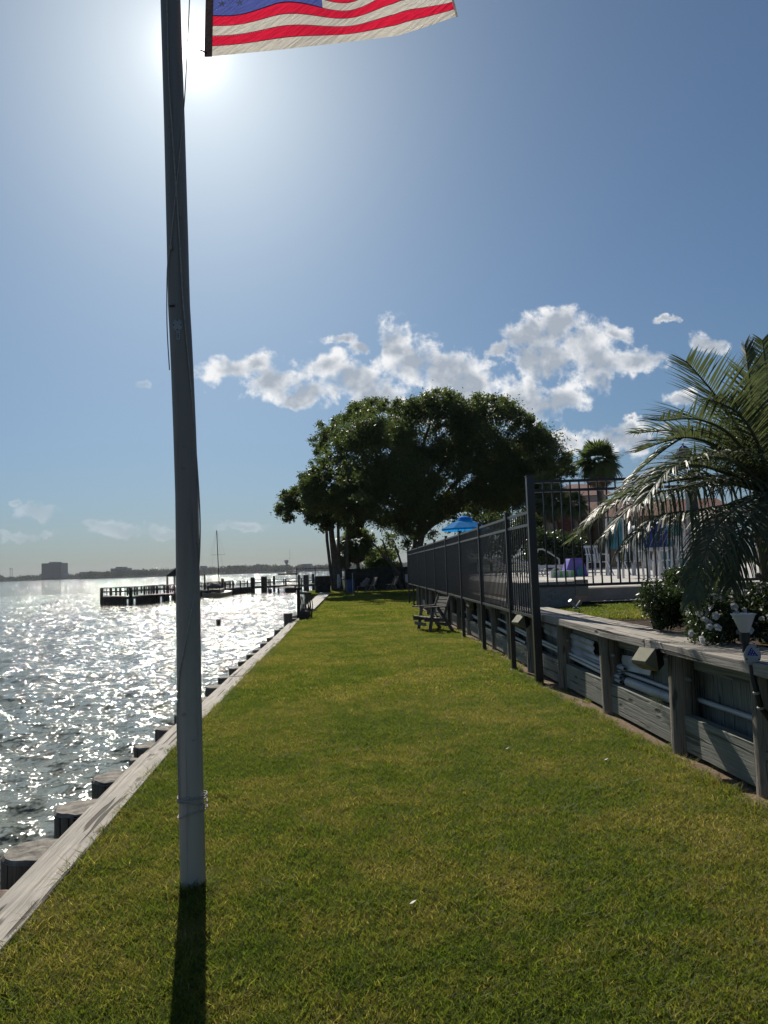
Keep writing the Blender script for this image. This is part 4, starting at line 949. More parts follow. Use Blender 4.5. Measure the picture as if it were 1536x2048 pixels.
# gazebo is part of the pier
gp = at(368, 1150, 89); gx, gy = gp.x, 90.0
for sx in (-1.9, -0.6, 0.8, 1.9):
    for sy in (-1.5, 1.5): MB().bar((gx+sx, gy+sy, DZ), (gx+sx, gy+sy, 1.55), 0.16).build('gazebo_post', 'pierwood', t)
MB().lathe((gx, gy, 1.45), [(2.6, -0.06), (2.75, 0.0), (1.4, 0.95), (0.05, 1.85)], 4, Matrix.Rotation(PI/4, 3, 'Z')).build('gazebo_roof', 'pierwood', t)
MB().box((gx, gy, DZ-0.02), (4.4, 4.4, 0.1)).build('gazebo_floor', 'pierwood', t)
base_at(t, (PB.x, PB.y, -2.2))
t = thing('low_dock', 'small low dock stub on piles in front of the pier near shore', 'dock')
a = at(557, 1172, 99); b = at(590, 1170, 99)
MB().box(((a.x+b.x)/2, 99, -0.62), (b.x-a.x, 2.4, 0.14)).build('deck_board', 'deckwood', t); MB().box(((a.x+b.x)/2+0.5, 99, -0.98), (b.x-a.x-1.0, 2.0, 0.55)).build('float_box', 'pierwood', t)
for x in (a.x, b.x): MB().bar((x+0.15, 98, -2.2), (x+0.15, 98, -0.5), 0.22).build('post', 'pierwood', t)
base_at(t, (a.x, 99, -2.2))
def sailboat(c, L, mast, hd, label, mastlean=0.0, cover=True, hm='hull'):
    t = thing('sailboat', label, 'sailboat'); c = Vector(c); dx = Vector((math.cos(hd), math.sin(hd), 0)); dy = Vector((-dx.y, dx.x, 0)); N = 10; rows = []
    for i in range(N+1):
        f = i/N; bw = 0.155*L*(math.sin(PI*min(1, (0.30+0.70*(1-f))))**0.55 if f < 0.999 else 0.02) if f > 0.3 else 0.155*L*(0.72+0.28*math.sin(f/0.3*PI/2))
        sh_ = 0.10*L*(0.75+0.3*(f-0.4)**2*3); P_ = [c+dx*(L*(f-0.5)*(1 if k else 0.96))+dy*(bw*s_)+Vector((0, 0, z)) for k, (s_, z) in enumerate(((0, -0.08*L*0.4), (-0.8, 0.02), (-1, sh_), (-0.96, sh_+0.04)))]
        Q_ = [c+dx*(L*(f-0.5))+dy*(bw*s_)+Vector((0, 0, z)) for s_, z in ((0.96, sh_+0.04), (1, sh_), (0.8, 0.02))]; rows.append(P_+Q_)
    mb = MB()
    for r1, r2 in zip(rows, rows[1:]):
        for k in range(7): k2 = (k+1) % 7; mb.face([r1[k], r1[k2], r2[k2], r2[k]])
    mb.face(rows[0][::-1]); mb.build('hull', hm, t)
    z = c.z+0.09*L
    cb = MB(); poly = [c+dx*(L*-0.12)+dy*(0.09*L), c+dx*(L*-0.12)-dy*(0.09*L), c+dx*(L*0.22)-dy*(0.05*L), c+dx*(L*0.22)+dy*(0.05*L)]
    cb.extrude([Vector((p.x, p.y, z)) for p in poly], (0, 0, 0.06*L)).build('cabin', 'white' if hm == 'white' else 'hull', t)
    m0 = c+dx*(0.08*L)+Vector((0, 0, 0.1*L)); m1 = m0+Vector((-mastlean*mast, 0, mast))
    MB().tube([m0, m1], [0.06, 0.045], 7).build('mast', 'pierwood', t)
    bm0 = m0+Vector((0, 0, 1.0)); bm1 = bm0-dx*(0.38*L)
    MB().tube([bm0, bm1], 0.05 if not cover else 0.15, 7).build('furled_sail', 'canvas', t)
    sp = m0.lerp(m1, 0.6); MB().bar(sp-Vector((0.9, 0, 0)), sp+Vector((0.9, 0, 0)), 0.03).build('spreader', 'plate', t)
    for e in (c+dx*(0.48*L)+Vector((0, 0, 0.1*L)), c-dx*(0.48*L)+Vector((0, 0, 0.1*L)), sp-Vector((0.9, 0, 0)), sp+Vector((0.9, 0, 0))):
        MB().tube([m1, e], 0.008, 4).build('stay', 'plate', t)
    if cover:
        MB().lathe(c-dx*(0.2*L)+Vector((0, 0, 0.13*L)), [(0.95, 0.25), (0.9, 0.62), (0.6, 0.85), (0, 0.92)], 12).build('canvas_hood', 'canvas', t)
    base_at(t, c); return t
c = gd(436, 1194, WATER); sailboat((c.x, c.y, WATER), 6.4, 7.6, math.radians(82), 'tan sailboat with dark hood and bare mast moored at the pier', 0.03)
c = gd(577, 1149.5, WATER); sailboat((c.x, c.y, WATER), 16, 18, math.radians(4), 'distant white sailboat at anchor in front of the mushroom water tower', 0.0, False, 'hull')
c = gd(437, 1251, WATER); t = thing('water_stake', 'small dark stake poking out of the open water right of the flagpole', 'stake'); MB().tube([(c.x, c.y, -2), (c.x, c.y, WATER+0.33)], [0.08, 0.13], 8).build('stake_top', 'pierwood', t); base_at(t, (c.x, c.y, -2))
c = gd(541, 1186, WATER); t = thing('water_stake', 'tiny dark stake in the water between the pier piles', 'stake'); MB().tube([(c.x, c.y, -2), (c.x, c.y, WATER+0.5)], [0.2, 0.2], 6).build('stake_top', 'pierwood', t); base_at(t, (c.x, c.y, -2))

# ================================================================ TREES
def limb(mb, a, b, r0, r1, bend=0.12, n=6, k=8):
    a, b = Vector(a), Vector(b); L = (b-a).length; off = Vector((random.uniform(-1, 1), random.uniform(-1, 1), random.uniform(-0.3, 0.8)))*L*bend
    P_ = [a.lerp(b, i/n)+off*math.sin(PI*i/n) for i in range(n+1)]; mb.tube(P_, [r0+(r1-r0)*(i/n)**0.8 for i in range(n+1)], k, cap=False, jit=0.05); return P_
t = thing('oak_tree', 'huge dark spreading tree with a domed crown at the end of the lawn', 'tree')
TY = 56.0
def blob(x, y, rx, ry, Y=TY, ydep=1.0): p = at(x, y, Y); return (p, rx/FPX*Y, ry/FPX*Y, ydep)
lobes = [blob(745, 905, 100, 88, 51), blob(860, 870, 105, 78), blob(975, 880, 105, 85), blob(1060, 930, 75, 70), blob(900, 960, 160, 85), blob(780, 985, 120, 75, 51), blob(1020, 970, 90, 55),
         blob(675, 915, 42, 45, 47), blob(1105, 935, 42, 32), blob(808, 1058, 50, 46), blob(850, 1045, 80, 42), blob(718, 985, 60, 34, 47), blob(955, 1000, 80, 34, 57)]
cs = []; rd = []
for p, rx, ry, yd in lobes:
    n = int(rx*ry*9)
    for _ in range(n):
        d = Vector(rng.normal(size=3)); d.normalize(); f = 0.45+0.55*random.random()**0.5
        q_ = Vector((p.x+d.x*rx*0.88*f, p.y+d.y*5.2*f, p.z+d.z*ry*0.86*f)); cs.append(q_); rd.append(random.uniform(0.22, 0.62))
for p, rx, ry, yd in lobes[:7]:                   # loose outer foliage that blurs the clumps
    for _ in range(22):
        d = Vector(rng.normal(size=3)); d.normalize(); cs.append(Vector((p.x+d.x*rx*0.7, p.y+d.y*4, p.z+d.z*ry*0.7))); rd.append(random.uniform(0.9, 1.4))
# upright shoots along the top outline
for i in range(420):
    x = random.uniform(640, 1110); top = np.interp(x, [625, 660, 700, 750, 800, 850, 890, 930, 970, 1010, 1050, 1090, 1120], [905, 850, 815, 800, 805, 795, 778, 800, 790, 800, 825, 865, 905])
    p = at(x, top+random.uniform(-4, 26), TY+random.uniform(-3, 3)); cs.append(p); rd.append(random.uniform(0.18, 0.42))
for i in range(60):
    x, y = random.choice(((628, 880), (632, 925), (640, 860), (636, 900), (1125, 930), (1140, 945), (735, 1068), (750, 1045), (742, 1085), (770, 1100), (1130, 915)))
    p = at(x+random.uniform(-8, 12), y+random.uniform(-12, 12), TY+random.uniform(-2, 2)); cs.append(p); rd.append(random.uniform(0.2, 0.45))
V = leafcloud(np.array([tuple(c) for c in cs]), rd, 290000, 0.20, 0.9, 0.15, 0.32); quads('crown', V, 'oak', t)
bs = gd(812, 1178); bx, by = bs.x+0.5, TY-1.5
mb = MB()
limb(mb, (bx, by, -0.1), at(845, 1040, TY), 0.55, 0.35, 0.03, 8, 12)
limb(mb, at(843, 1065, TY), at(905, 1022, TY), 0.34, 0.24, 0.1); P2 = limb(mb, at(903, 1024, TY), at(1010, 985, TY), 0.24, 0.14, 0.1)
fork = at(845, 1040, TY)
for (x, y, dy) in ((760, 930, 0), (800, 880, -2), (860, 850, 1), (920, 870, -1), (960, 900, 2), (700, 960, 1), (840, 960, -3), (900, 940, 3), (1030, 930, 0)):
    e = at(x, y, TY+dy); limb(mb, fork, e, 0.26, 0.08, 0.12, 7, 8)
mb.build('trunk', 'trunk', t, True)
for (x0, y0, x1, y1) in ((815, 1178, 790, 1090), (806, 1176, 765, 1080), (822, 1180, 812, 1085), (828, 1180, 832, 1080), (800, 1150, 745, 1085)):
    mb = MB(); a = at(x0, y0, TY-3.5); b = at(x1, y1, TY-2); a.z = max(a.z, -0.05) if y0 < 1170 else -0.05; limb(mb, a, b, 0.12, 0.06, 0.06, 7, 7); mb.build('trunk', 'trunk', t, True)
base_at(t, (bx, by, 0))
# left tree over the leaning trunks
t = thing('shore_tree', 'smaller leafy tree over leaning bare trunks at the water edge', 'tree')
cs = []; rd = []
for p, rx, ry, yd in [blob(610, 1000, 48, 36, 53), blob(650, 985, 58, 42, 47), blob(690, 1000, 55, 40, 50), blob(578, 1020, 24, 24, 53), blob(652, 1035, 45, 22, 53), blob(625, 968, 36, 18, 48), blob(705, 1035, 34, 30, 53), blob(640, 945, 28, 20, 47)]:
    for _ in range(int(rx*ry*22)):
        d = Vector(rng.normal(size=3)); d.normalize(); f = 0.3+0.7*random.random()**0.6
        cs.append((p.x+d.x*rx*f, p.y+d.y*2.2*f, p.z+d.z*ry*f)); rd.append(random.uniform(0.2, 0.5))
quads('crown', leafcloud(cs, rd, 46000, 0.21, 0.9, 0.2, 0.3), 'oak', t)
for (pts, r) in ((((667, 1182), (660, 1130), (654, 1080), (651, 1015)), .12), (((672, 1183), (668, 1120), (662, 1060), (660, 1000)), .20), (((683, 1176), (675, 1120), (666, 1075), (662, 1030)), .14), (((682, 1150), (677, 1095), (676, 1040), (675, 1000)), .12), (((697, 1150), (694, 1095), (696, 1040), (700, 1000)), .11)):
    P_ = [at(x, y, 54.3) for x, y in pts]; P_[0].z = -0.1; MB().tube(P_, [r*1.2, r, r*0.9, r*0.7], 8, cap=False, jit=0.05).build('trunk', 'trunk', t, True)
base_at(t, (at(672, 1183, 54.3).x, 54.3, 0))
def blade_fan(name, R, nb, m_, droop=0.25, spread=2.6):
    """one palmate leaf: petiole along +x, folded blades fanning out"""
    V = []; UVs = []
    for i in range(nb):
        a = -spread/2+spread*i/(nb-1); u = random.random(); L = R*(0.82+0.18*math.cos(a))*random.uniform(0.9, 1.05)
        def P_(t_, sgn, ww):
            r = R*0.45+L*t_*0.75; aa = a*1.0; x = R*0.45+L*t_*0.75*math.cos(aa); y = L*t_*0.75*math.sin(aa); z = -droop*R*t_*t_*(0.7+0.5*abs(math.sin(aa)))+0.05*R*sgn*0.15
            return (x-math.sin(aa)*ww*sgn, y+math.cos(aa)*ww*sgn, z)
        w_ = R*0.055
        for (t0, t1, w0, w1) in ((0, 0.45, w_*0.3, w_), (0.45, 0.75, w_, w_*0.7), (0.75, 1, w_*0.7, w_*0.08)):
            V.append([P_(t0, -1, w0), P_(t0, 1, w0), P_(t1, 1, w1), P_(t1, -1, w1)]); UVs.append([(u, 0)]*4)
    V.append([(0, -0.012*R, 0), (0, 0.012*R, 0), (R*0.5, 0.012*R, 0), (R*0.5, -0.012*R, 0)]); UVs.append([(0, 0)]*4)
    o_ = quads(name, V, m_, uv=UVs); me_ = o_.data; bpy.data.objects.remove(o_); return me_
FANS = [blade_fan('frond', 1.0, 17, 'fan', d_) for d_ in (0.15, 0.35, 0.6)]; DEAD = [blade_fan('dead_frond', 1.0, 13, 'deadfrond', 0.5, 2.0)]
def fan_palm(label, base, top, R, n=34, dead=14, r=0.16, lean=0.0, cat='palm tree'):
    t = thing('fan_palm', label, cat); base, top = Vector(base), Vector(top)
    P_ = [base.lerp(top, i/6)+Vector((lean*math.sin(PI*i/6), 0, 0)) for i in range(7)]
    MB().tube(P_, [r*1.25, r, r, r*0.95, r*0.95, r*1.1, r*1.0], 9, jit=0.05).build('trunk', 'palmtrunk', t, True)
    for i in range(n+dead):
        isd = i >= n; me_ = DEAD[0] if isd else FANS[min(2, int(3*i/n))]
        el = math.radians(-70+random.uniform(-12, 12)) if isd else math.radians(80-115*(i/n)+random.uniform(-10, 10)); az = i*2.399+random.uniform(-.3, .3)
        ob = bpy.data.objects.new('dead_frond' if isd else 'frond', me_); C.objects.link(ob); ob.parent = t
        ob.matrix_local = Matrix.Translation(top+Vector((0, 0, -0.25*isd*R))) @ Matrix.Rotation(az, 4, 'Z') @ Matrix.Rotation(-el, 4, 'Y') @ Matrix.Rotation(random.uniform(-.5, .5), 4, 'X') @ Matrix.Scale(R*random.uniform(0.85, 1.1)*(0.8 if isd else 1), 4)
    base_at(t, base); return t
def fp(label, x, y, Y, R, n=34, dead=14, r=0.16, zb=0):
    p = at(x, y, Y); return fan_palm(label, (p.x+0.2, Y, zb), p, R, n, dead, r)
fp('fan palm standing clear against the clouds just left of the feather palm', 1197, 925, 46, 1.35, 46, 26, 0.17)
fp('fan palm with brown trunk behind the corner post of the black fence', 1086, 985, 47, 1.2, 24, 22, 0.17)
fp('fan palm with slim trunk second from the corner post behind the fence', 1106, 1002, 45, 1.1, 22, 22, 0.14)
fp('small distant fan palm top under the big limb right of the blue parasol', 1003, 1032, 66, 1.1, 26, 8, 0.14)
fp('small fan palm behind the upper fence rail between the corner post and white house', 1148, 1010, 43, 0.8, 24, 10, 0.12)
fp('bushy dark fan palm with brown skirt beside the board fence at left', 712, 1085, 56.5, 1.3, 40, 30, 0.16)
fp('low shaggy fan palm hugging the leaning trunks at left', 690, 1108, 56.8, 0.95, 30, 26, 0.14)
def bush(name, label, blobs, m_, n, size, cat='shrub', stem=True, inner=0.5, base=None):
    t = thing(name, label, cat); cs = [b[0] for b in blobs]; rd = [b[1] for b in blobs]
    quads('foliage', leafcloud(cs, rd, n, size, 0.95, inner), m_, t)
    c0 = Vector(cs[0]); zb = base if base is not None else min(c[2]-r for c, r in blobs); mb = MB()
    for c in cs[:min(len(cs), 7)]: mb.tube([(c0.x, c0.y, zb), Vector(c)*0.5+Vector((c0.x, c0.y, zb))*0.5, c], [0.02, 0.015, 0.008] if size < 0.1 else [0.07, 0.05, 0.03], 6, cap=False)
    mb.build('stem', 'trunk', t); base_at(t, (c0.x, c0.y, zb)); return t
B_ = []
for _ in range(46):
    p = at(random.uniform(735, 795), random.uniform(1100, 1140), 58+random.uniform(-1, 1)); B_.append((tuple(p), random.uniform(0.3, 0.6)))
bush('bush', 'light green bush rising behind the board fence', B_, 'olive', 7000, 0.22, base=0)
B_ = []
for _ in range(70):
    p = at(random.uniform(1060, 1160), random.uniform(1075, 1120), 30+random.uniform(-1, 1)); B_.append((tuple(p), random.uniform(0.25, 0.5)))
bush('hedge', 'dark green hedge across the pool deck behind the hand rail', B_, 'darkleaf', 14000, 0.16, base=DECK)
B_ = []
for _ in range(70):
    p = at(random.uniform(940, 1085), random.uniform(1030, 1100), 62+random.uniform(-1, 1)); B_.append((tuple(p), random.uniform(0.5, 1.0)))
bush('tree', 'rough low trees seen under the big limb behind the parasol', B_, 'oak', 9000, 0.3, 'tree', base=0)
B_ = []
for _ in range(26):
    p = at(random.uniform(1295, 1372), random.uniform(1180, 1240), 7.3+random.uniform(-.2, .2)); B_.append((tuple(p), random.uniform(0.07, 0.13)))
bush('shrub', 'rounded dark green shrub at the end of the small grass patch', B_, 'darkleaf', 9000, 0.035, inner=0.5, base=YARD)
B_ = []
for _ in range(30):
    p = at(random.uniform(1345, 1450), random.uniform(1130, 1200), 7.9+random.uniform(-.25, .25)); B_.append((tuple(p), random.uniform(0.08, 0.15)))
bush('shrub', 'looser dark shrub behind the rounded one against the black pickets', B_, 'darkleaf', 8000, 0.045, inner=0.4, base=YARD)
B_ = []
for _ in range(60):
    p = at(random.uniform(1400, 1600), random.uniform(1185, 1275)-0.0, 6.15+random.uniform(-.3, .35)); B_.append((tuple(p), random.uniform(0.08, 0.16)))
t = bush('flowering_bush', 'leafy bush covered in white blossoms behind the wall cap at right', B_, 'darkleaf', 14000, 0.042, inner=0.6, base=YARD)
FB = Vector(t.location)
def blossom_mesh():
    V = []; 
    for ring, (nP, R, tilt) in enumerate(((5, 0.030, 0.25), (5, 0.024, 0.8), (4, 0.015, 1.2))):
        for i in range(nP):
            a = 2*PI*i/nP+ring*0.6; d = Vector((math.cos(a)*math.cos(tilt), math.sin(a)*math.cos(tilt), math.sin(tilt))); sx = Vector((-math.sin(a), math.cos(a), 0))
            V.append([(0, 0, 0), tuple(d*R*0.7-sx*R*0.45), tuple(d*R+Vector((0, 0, -0.004))), tuple(d*R*0.7+sx*R*0.45)])
    o_ = quads('blossom', V, 'petal'); me_ = o_.data; bpy.data.objects.remove(o_); return me_
bmz = [blossom_mesh() for _ in range(3)]
for i in range(190):
    c, r = random.choice(B_); d = Vector((random.gauss(0, 1), random.gauss(-0.9, 0.6), random.gauss(0.6, 0.6))).normalized()
    ob = bpy.data.objects.new('blossom', random.choice(bmz)); C.objects.link(ob); ob.parent = t
    ob.matrix_local = Matrix.Translation(Vector(c)+d*r*random.uniform(0.9, 1.15)-FB) @ d.to_track_quat('Z', 'Y').to_matrix().to_4x4() @ Matrix.Scale(random.uniform(0.8, 1.35), 4)
t = thing('weed_tuft', 'wispy green weed sprouting on the low beam beside the nearest big log', 'weed'); V = []
for _ in range(90):
    c = Vector((lerp(WALL, 6.5)-0.05+random.uniform(-.03, .03), 6.5+random.uniform(-.10, .10), 0.335)); d = Vector((random.uniform(-0.7, 0.2), random.uniform(-0.8, 0.5), random.uniform(0.3, 1))).normalized(); L = random.uniform(0.07, 0.16)
    for k_ in range(3):
        c2 = c+d*L/3; V.append([tuple(c+Vector((0, .0015, 0))), tuple(c-Vector((0, .0015, 0))), tuple(c2-Vector((0, .001, 0))), tuple(c2+Vector((0, .001, 0)))]); c = c2; d = (d+Vector((0, 0, -0.45))).normalized()
quads('blades', V, 'olive', t); base_at(t, (lerp(WALL, 6.5)-0.05, 6.5, 0.335))

# --- feather palm
t = thing('feather_palm', 'large silvery feather palm arching over the wall at right', 'palm tree')
CR = at(1535, 985, 6.6); CR = Vector((CR.x, 6.6, CR.z))
def frond(pts, W0=0.42, hang=0.5, npair=58, vee=0.55, wid=0.017, start=0.1):
    """rachis through pts; ribbons of leaflets both sides bending down by hang"""
    P_ = []
    for i in range(len(pts)-1):
        a, b, c_, d = pts[max(i-1, 0)], pts[i], pts[i+1], pts[min(i+2, len(pts)-1)]
        for s in range(8):
            u = s/8; P_.append(0.5*((2*b)+(c_-a)*u+(2*a-5*b+4*c_-d)*u*u+(3*b-a-3*c_+d)*u**3))
    P_.append(pts[-1]); n = len(P_)
    mbx = MB().tube(P_, [0.016*(1-i/n)+0.003 for i in range(n)], 6); V = []; UVs = []
    for i in range(npair):
        f = start+(1-start)*(i+0.5)/npair; x = f*(n-1); k = min(int(x), n-2); p = P_[k].lerp(P_[k+1], x-k); tg = (P_[k+1]-P_[k]).normalized()
        sd_ = tg.cross(Vector((0, 0, 1))); sd_ = sd_.normalized() if sd_.length > 0.05 else Vector((1, 0, 0)); upn = sd_.cross(tg)
        ell = W0*(0.55+0.6*math.sin(PI*min(1, f*0.9+0.12)))*(1-0.4*f**3)*random.uniform(0.85, 1.1)
        for sg in (-1, 1):
            u = random.random(); d = (sd_*sg*random.uniform(0.7, 1.0)+tg*(0.42+0.5*f)+upn*vee*random.uniform(0.6, 1.25)).normalized(); wv = (tg.cross(d)).cross(d)
            wv = (tg-d*tg.dot(d)).normalized(); tw = random.uniform(-0.5, 0.5); nrm = wv.cross(d); wv = (wv*math.cos(tw)+nrm*math.sin(tw))
            q0 = p.copy(); dd = d.copy(); S = 6; prev = None; hg = hang*random.uniform(0.7, 1.3)
            for s in range(S+1):
                ww = wid*(0.55, 1, 1, 0.9, 0.7, 0.42, 0.06)[s]/2; cur = (q0-wv*ww, q0+wv*ww)
                if prev: V.append([tuple(prev[0]), tuple(prev[1]), tuple(cur[1]), tuple(cur[0])]); UVs.append([(u, 0)]*4)
                prev = cur; dd = (dd+Vector((0, 0, -1))*hg*(0.25+0.75*s/S)*0.9).normalized(); q0 = q0+dd*(ell/S)
    o_ = quads('frond', V, 'pindo', t, uv=UVs)
    r_ = mbx.build('rachis', 'pindo', o_, True)
def pixf(lst, **kw): frond([at(x, y, Y) for x, y, Y in lst], **kw)
c3 = (1535, 985, 6.6)
pixf([c3, (1490, 880, 6.4), (1430, 790, 6.1), (1372, 722, 5.8)], hang=0.05, vee=0.5, W0=0.50)
pixf([c3, (1510, 860, 6.5), (1500, 760, 6.5), (1490, 690, 6.5)], hang=0.03, vee=0.2, W0=0.34)
pixf([c3, (1545, 860, 6.6), (1535, 760, 6.7), (1525, 680, 6.8)], hang=0.03, vee=0.2, W0=0.36)
pixf([c3, (1470, 880, 6.2), (1400, 840, 5.9), (1318, 842, 5.6)], hang=0.10, vee=0.5, W0=0.50)
pixf([c3, (1455, 905, 6.6), (1370, 875, 6.5), (1270, 905, 6.4)], hang=0.12, vee=0.4, W0=0.42)
pixf([c3, (1460, 890, 6.9), (1380, 870, 7.1), (1290, 930, 7.2), (1240, 985, 7.2)], hang=0.3, vee=0.4, W0=0.40)
pixf([c3, (1460, 960, 6.3), (1370, 975, 6.1), (1280, 1000, 5.9), (1205, 1075, 5.8)], hang=0.75, vee=0.25, W0=0.60)
pixf([c3, (1480, 1005, 6.0), (1400, 1020, 5.8), (1310, 1035, 5.7), (1245, 1095, 5.6)], hang=0.85, vee=0.2, W0=0.62)
pixf([c3, (1440, 965, 6.8), (1340, 985, 7.0), (1230, 1000, 7.0), (1165, 1050, 7.0)], hang=0.5, vee=0.35, W0=0.58)
pixf([c3, (1500, 1000, 5.9), (1440, 1045, 5.5), (1405, 1120, 5.3), (1385, 1200, 5.2)], hang=0.55, vee=0.2, W0=0.42, wid=0.018)
pixf([(1560, 990, 6.2), (1530, 1010, 5.8), (1490, 1050, 5.5), (1470, 1110, 5.4), (1462, 1170, 5.35)], hang=0.6, vee=0.25, W0=0.42, wid=0.018)
pixf([(1570, 990, 6.2), (1580, 1000, 5.8), (1590, 1060, 5.5), (1585, 1150, 5.4)], hang=0.5, vee=0.3, W0=0.5)
pixf([c3, (1500, 920, 7.0), (1440, 920, 7.4), (1370, 960, 7.6)], hang=0.3, vee=0.4, W0=0.4)
pixf([c3, (1480, 930, 6.0), (1420, 915, 5.7), (1340, 940, 5.5), (1290, 1000, 5.4)], hang=0.35, vee=0.4, W0=0.42)
pixf([c3, (1460, 950, 6.4), (1380, 930, 6.3), (1300, 960, 6.2), (1215, 1010, 6.2)], hang=0.2, vee=0.5, W0=0.44)
pixf([c3, (1520, 900, 6.2), (1480, 830, 5.9), (1425, 800, 5.6)], hang=0.08, vee=0.4, W0=0.42)
for i in range(14):
    az = math.radians(-70+i*17); el = random.uniform(0.1, 1.2); L = random.uniform(1.7, 2.1); d0 = Vector((math.cos(az)*math.cos(el), math.sin(az)*math.cos(el), math.sin(el)))
    pts = [CR+d0*L*f+Vector((0, 0, -0.75*L*f*f*math.cos(el))) for f in (0, 0.33, 0.66, 1)]; frond(pts, hang=0.3, npair=44)
MB().tube([(CR.x+0.15, CR.y+0.05, YARD-0.05), (CR.x+0.1, CR.y, 1.4), (CR.x, CR.y, CR.z-0.05)], [0.24, 0.2, 0.15], 14, jit=0.06, nz=0.1).build('trunk', 'palmtrunk', t, True)
for i in range(26):
    a = i*2.4; z = 1.1+i*0.035; MB().bar((CR.x+0.12+0.15*math.cos(a), CR.y+0.15*math.sin(a), z), (CR.x+0.12+0.3*math.cos(a), CR.y+0.3*math.sin(a), z+0.2), 0.05, 0.02).build('old_leaf_base', 'palmtrunk', t)
base_at(t, (CR.x+0.15, CR.y+0.05, YARD))

# ================================================================ POOL SIDE
def parasol(label, x, y, Y, w_px, m_, top_z=None):
    p = at(x, y, Y); R = w_px/2/FPX*Y; t = thing('parasol', label, 'parasol'); zt = p.z; n = 8
    mb = MB()
    for i in range(n):
        a0, a1 = 2*PI*i/n+0.2, 2*PI*(i+1)/n+0.2
        mb = MB()
        for (ra, za, rb, zb) in ((0.12, 0, 0.55, -0.16), (0.55, -0.16, 1, -0.40), (1, -0.40, 1.01, -0.47)):
            mb.face([(p.x+R*ra*math.cos(a0), Y+R*ra*math.sin(a0), zt+R*za), (p.x+R*ra*math.cos(a1), Y+R*ra*math.sin(a1), zt+R*za), (p.x+R*rb*math.cos(a1), Y+R*rb*math.sin(a1), zt+R*zb), (p.x+R*rb*math.cos(a0), Y+R*rb*math.sin(a0), zt+R*zb)])
        mb.build('canopy_panel', m_, t); MB().bar((p.x, Y, zt-0.1*R), (p.x+R*math.cos(a0), Y+R*math.sin(a0), zt-R*0.42), 0.025).build('rib', 'pierwood', t)
    MB().lathe((p.x, Y, zt), [(R*0.34, -0.055*R), (R*0.26, 0.06*R), (R*0.05, 0.13*R), (0, 0.14*R)], 8).build('vent_cap', m_, t)
    MB().tube([(p.x, Y, DECK), (p.x, Y, zt)], 0.025, 8).build('parasol_pole', 'plate', t); base_at(t, (p.x, Y, DECK)); return t
parasol('open bright blue parasol rising behind the long black fence', 929, 1038, 33, 96, 'parasol')
def closed_parasol(label, x, yt, yb, Y, w_px):
    a, b = at(x, yt, Y), at(x, yb, Y); t = thing('parasol', label, 'parasol'); R = w_px/2/FPX*Y; H_ = a.z-b.z; mb = MB(); n = 16; pr = [(0.35, 1), (0.75, 0.85), (1, 0.55), (0.9, 0.2), (1.1, 0)]
    for (ra, za), (rb, zb) in zip(pr, pr[1:]):
        for k in range(n):
            f = lambda kk: 1+0.22*(kk % 2)
            a0, a1 = 2*PI*k/n, 2*PI*(k+1)/n; mb.face([(a.x+R*ra*f(k)*math.cos(a0), Y+R*ra*f(k)*math.sin(a0), b.z+H_*za), (a.x+R*ra*f(k+1)*math.cos(a1), Y+R*ra*f(k+1)*math.sin(a1), b.z+H_*za), (a.x+R*rb*f(k+1)*math.cos(a1), Y+R*rb*f(k+1)*math.sin(a1), b.z+H_*zb), (a.x+R*rb*f(k)*math.cos(a0), Y+R*rb*f(k)*math.sin(a0), b.z+H_*zb)])
    mb.build('folded_canopy', 'navy', t); MB().tube([(a.x, Y, DECK), (a.x, Y, a.z+0.05)], 0.022, 8).build('parasol_pole', 'white', t); base_at(t, (a.x, Y, DECK))
closed_parasol('folded navy blue parasol high up behind the feather palm fronds', 1366, 892, 925, 14, 24)
closed_parasol('folded navy blue parasol lower down beside the white slide', 1308, 1040, 1098, 19, 40)
def chair(label, x, y, Y, rz, armc=True):
    p = at(x, y, Y); t = thing('resin_chair', label, 'chair', 'white chairs on the pool deck'); S = 'white'
    for sx in (-1, 1):
        for sy in (-1, 1): MB().bar((sx*0.25, sy*0.22, 0), (sx*0.23, sy*0.2, 0.42 if sy < 0 else 0.64), 0.045).build('leg', S, t)
        MB().bar((sx*0.27, -0.24, 0.64), (sx*0.25, 0.26, 0.67), 0.06, 0.03).build('armrest', S, t); MB().bar((sx*0.25, -0.22, 0.42), (sx*0.27, -0.22, 0.64), 0.04).build('arm_post', S, t)
    MB().box((0, 0, 0.42), (0.5, 0.46, 0.03)).build('seat', S, t)
    for k in range(5): MB().bar((-0.18+0.09*k, 0.22, 0.46), (-0.20+0.10*k, 0.34, 0.90), 0.045, 0.015).build('back_slat', S, t)
    MB().bar((-0.25, 0.34, 0.92), (0.25, 0.34, 0.92), 0.03, 0.07).build('top_slat', S, t)
    t.location = (p.x, Y, DECK); t.rotation_euler = (0, 0, rz); return t
chair('white resin armchair facing right beside the pool table under the palm', 1318, 1150, 17.5, 1.2)
chair('white resin armchair with its back to the viewer right of the table leg', 1352, 1150, 16.5, 3.4)
chair('white resin armchair half hidden by hanging palm leaflets left of the table', 1262, 1150, 18.0, -0.6)
chair('white resin armchair far back between the hand rail and purple tub', 1196, 1140, 23, 0.3)
t = thing('patio_table', 'white patio table behind the black pickets and palm', 'table'); p = at(1335, 1090, 18); MB().tube([(p.x, 18, DECK+0.70), (p.x, 18, DECK+0.74)], 0.55, 20).build('tabletop', 'white', t)
for k in range(4): a = PI/4+k*PI/2; MB().bar((p.x+0.4*math.cos(a), 18+0.4*math.sin(a), DECK), (p.x+0.35*math.cos(a), 18+0.35*math.sin(a), DECK+0.7), 0.05).build('leg', 'white', t)
base_at(t, (p.x, 18, DECK))
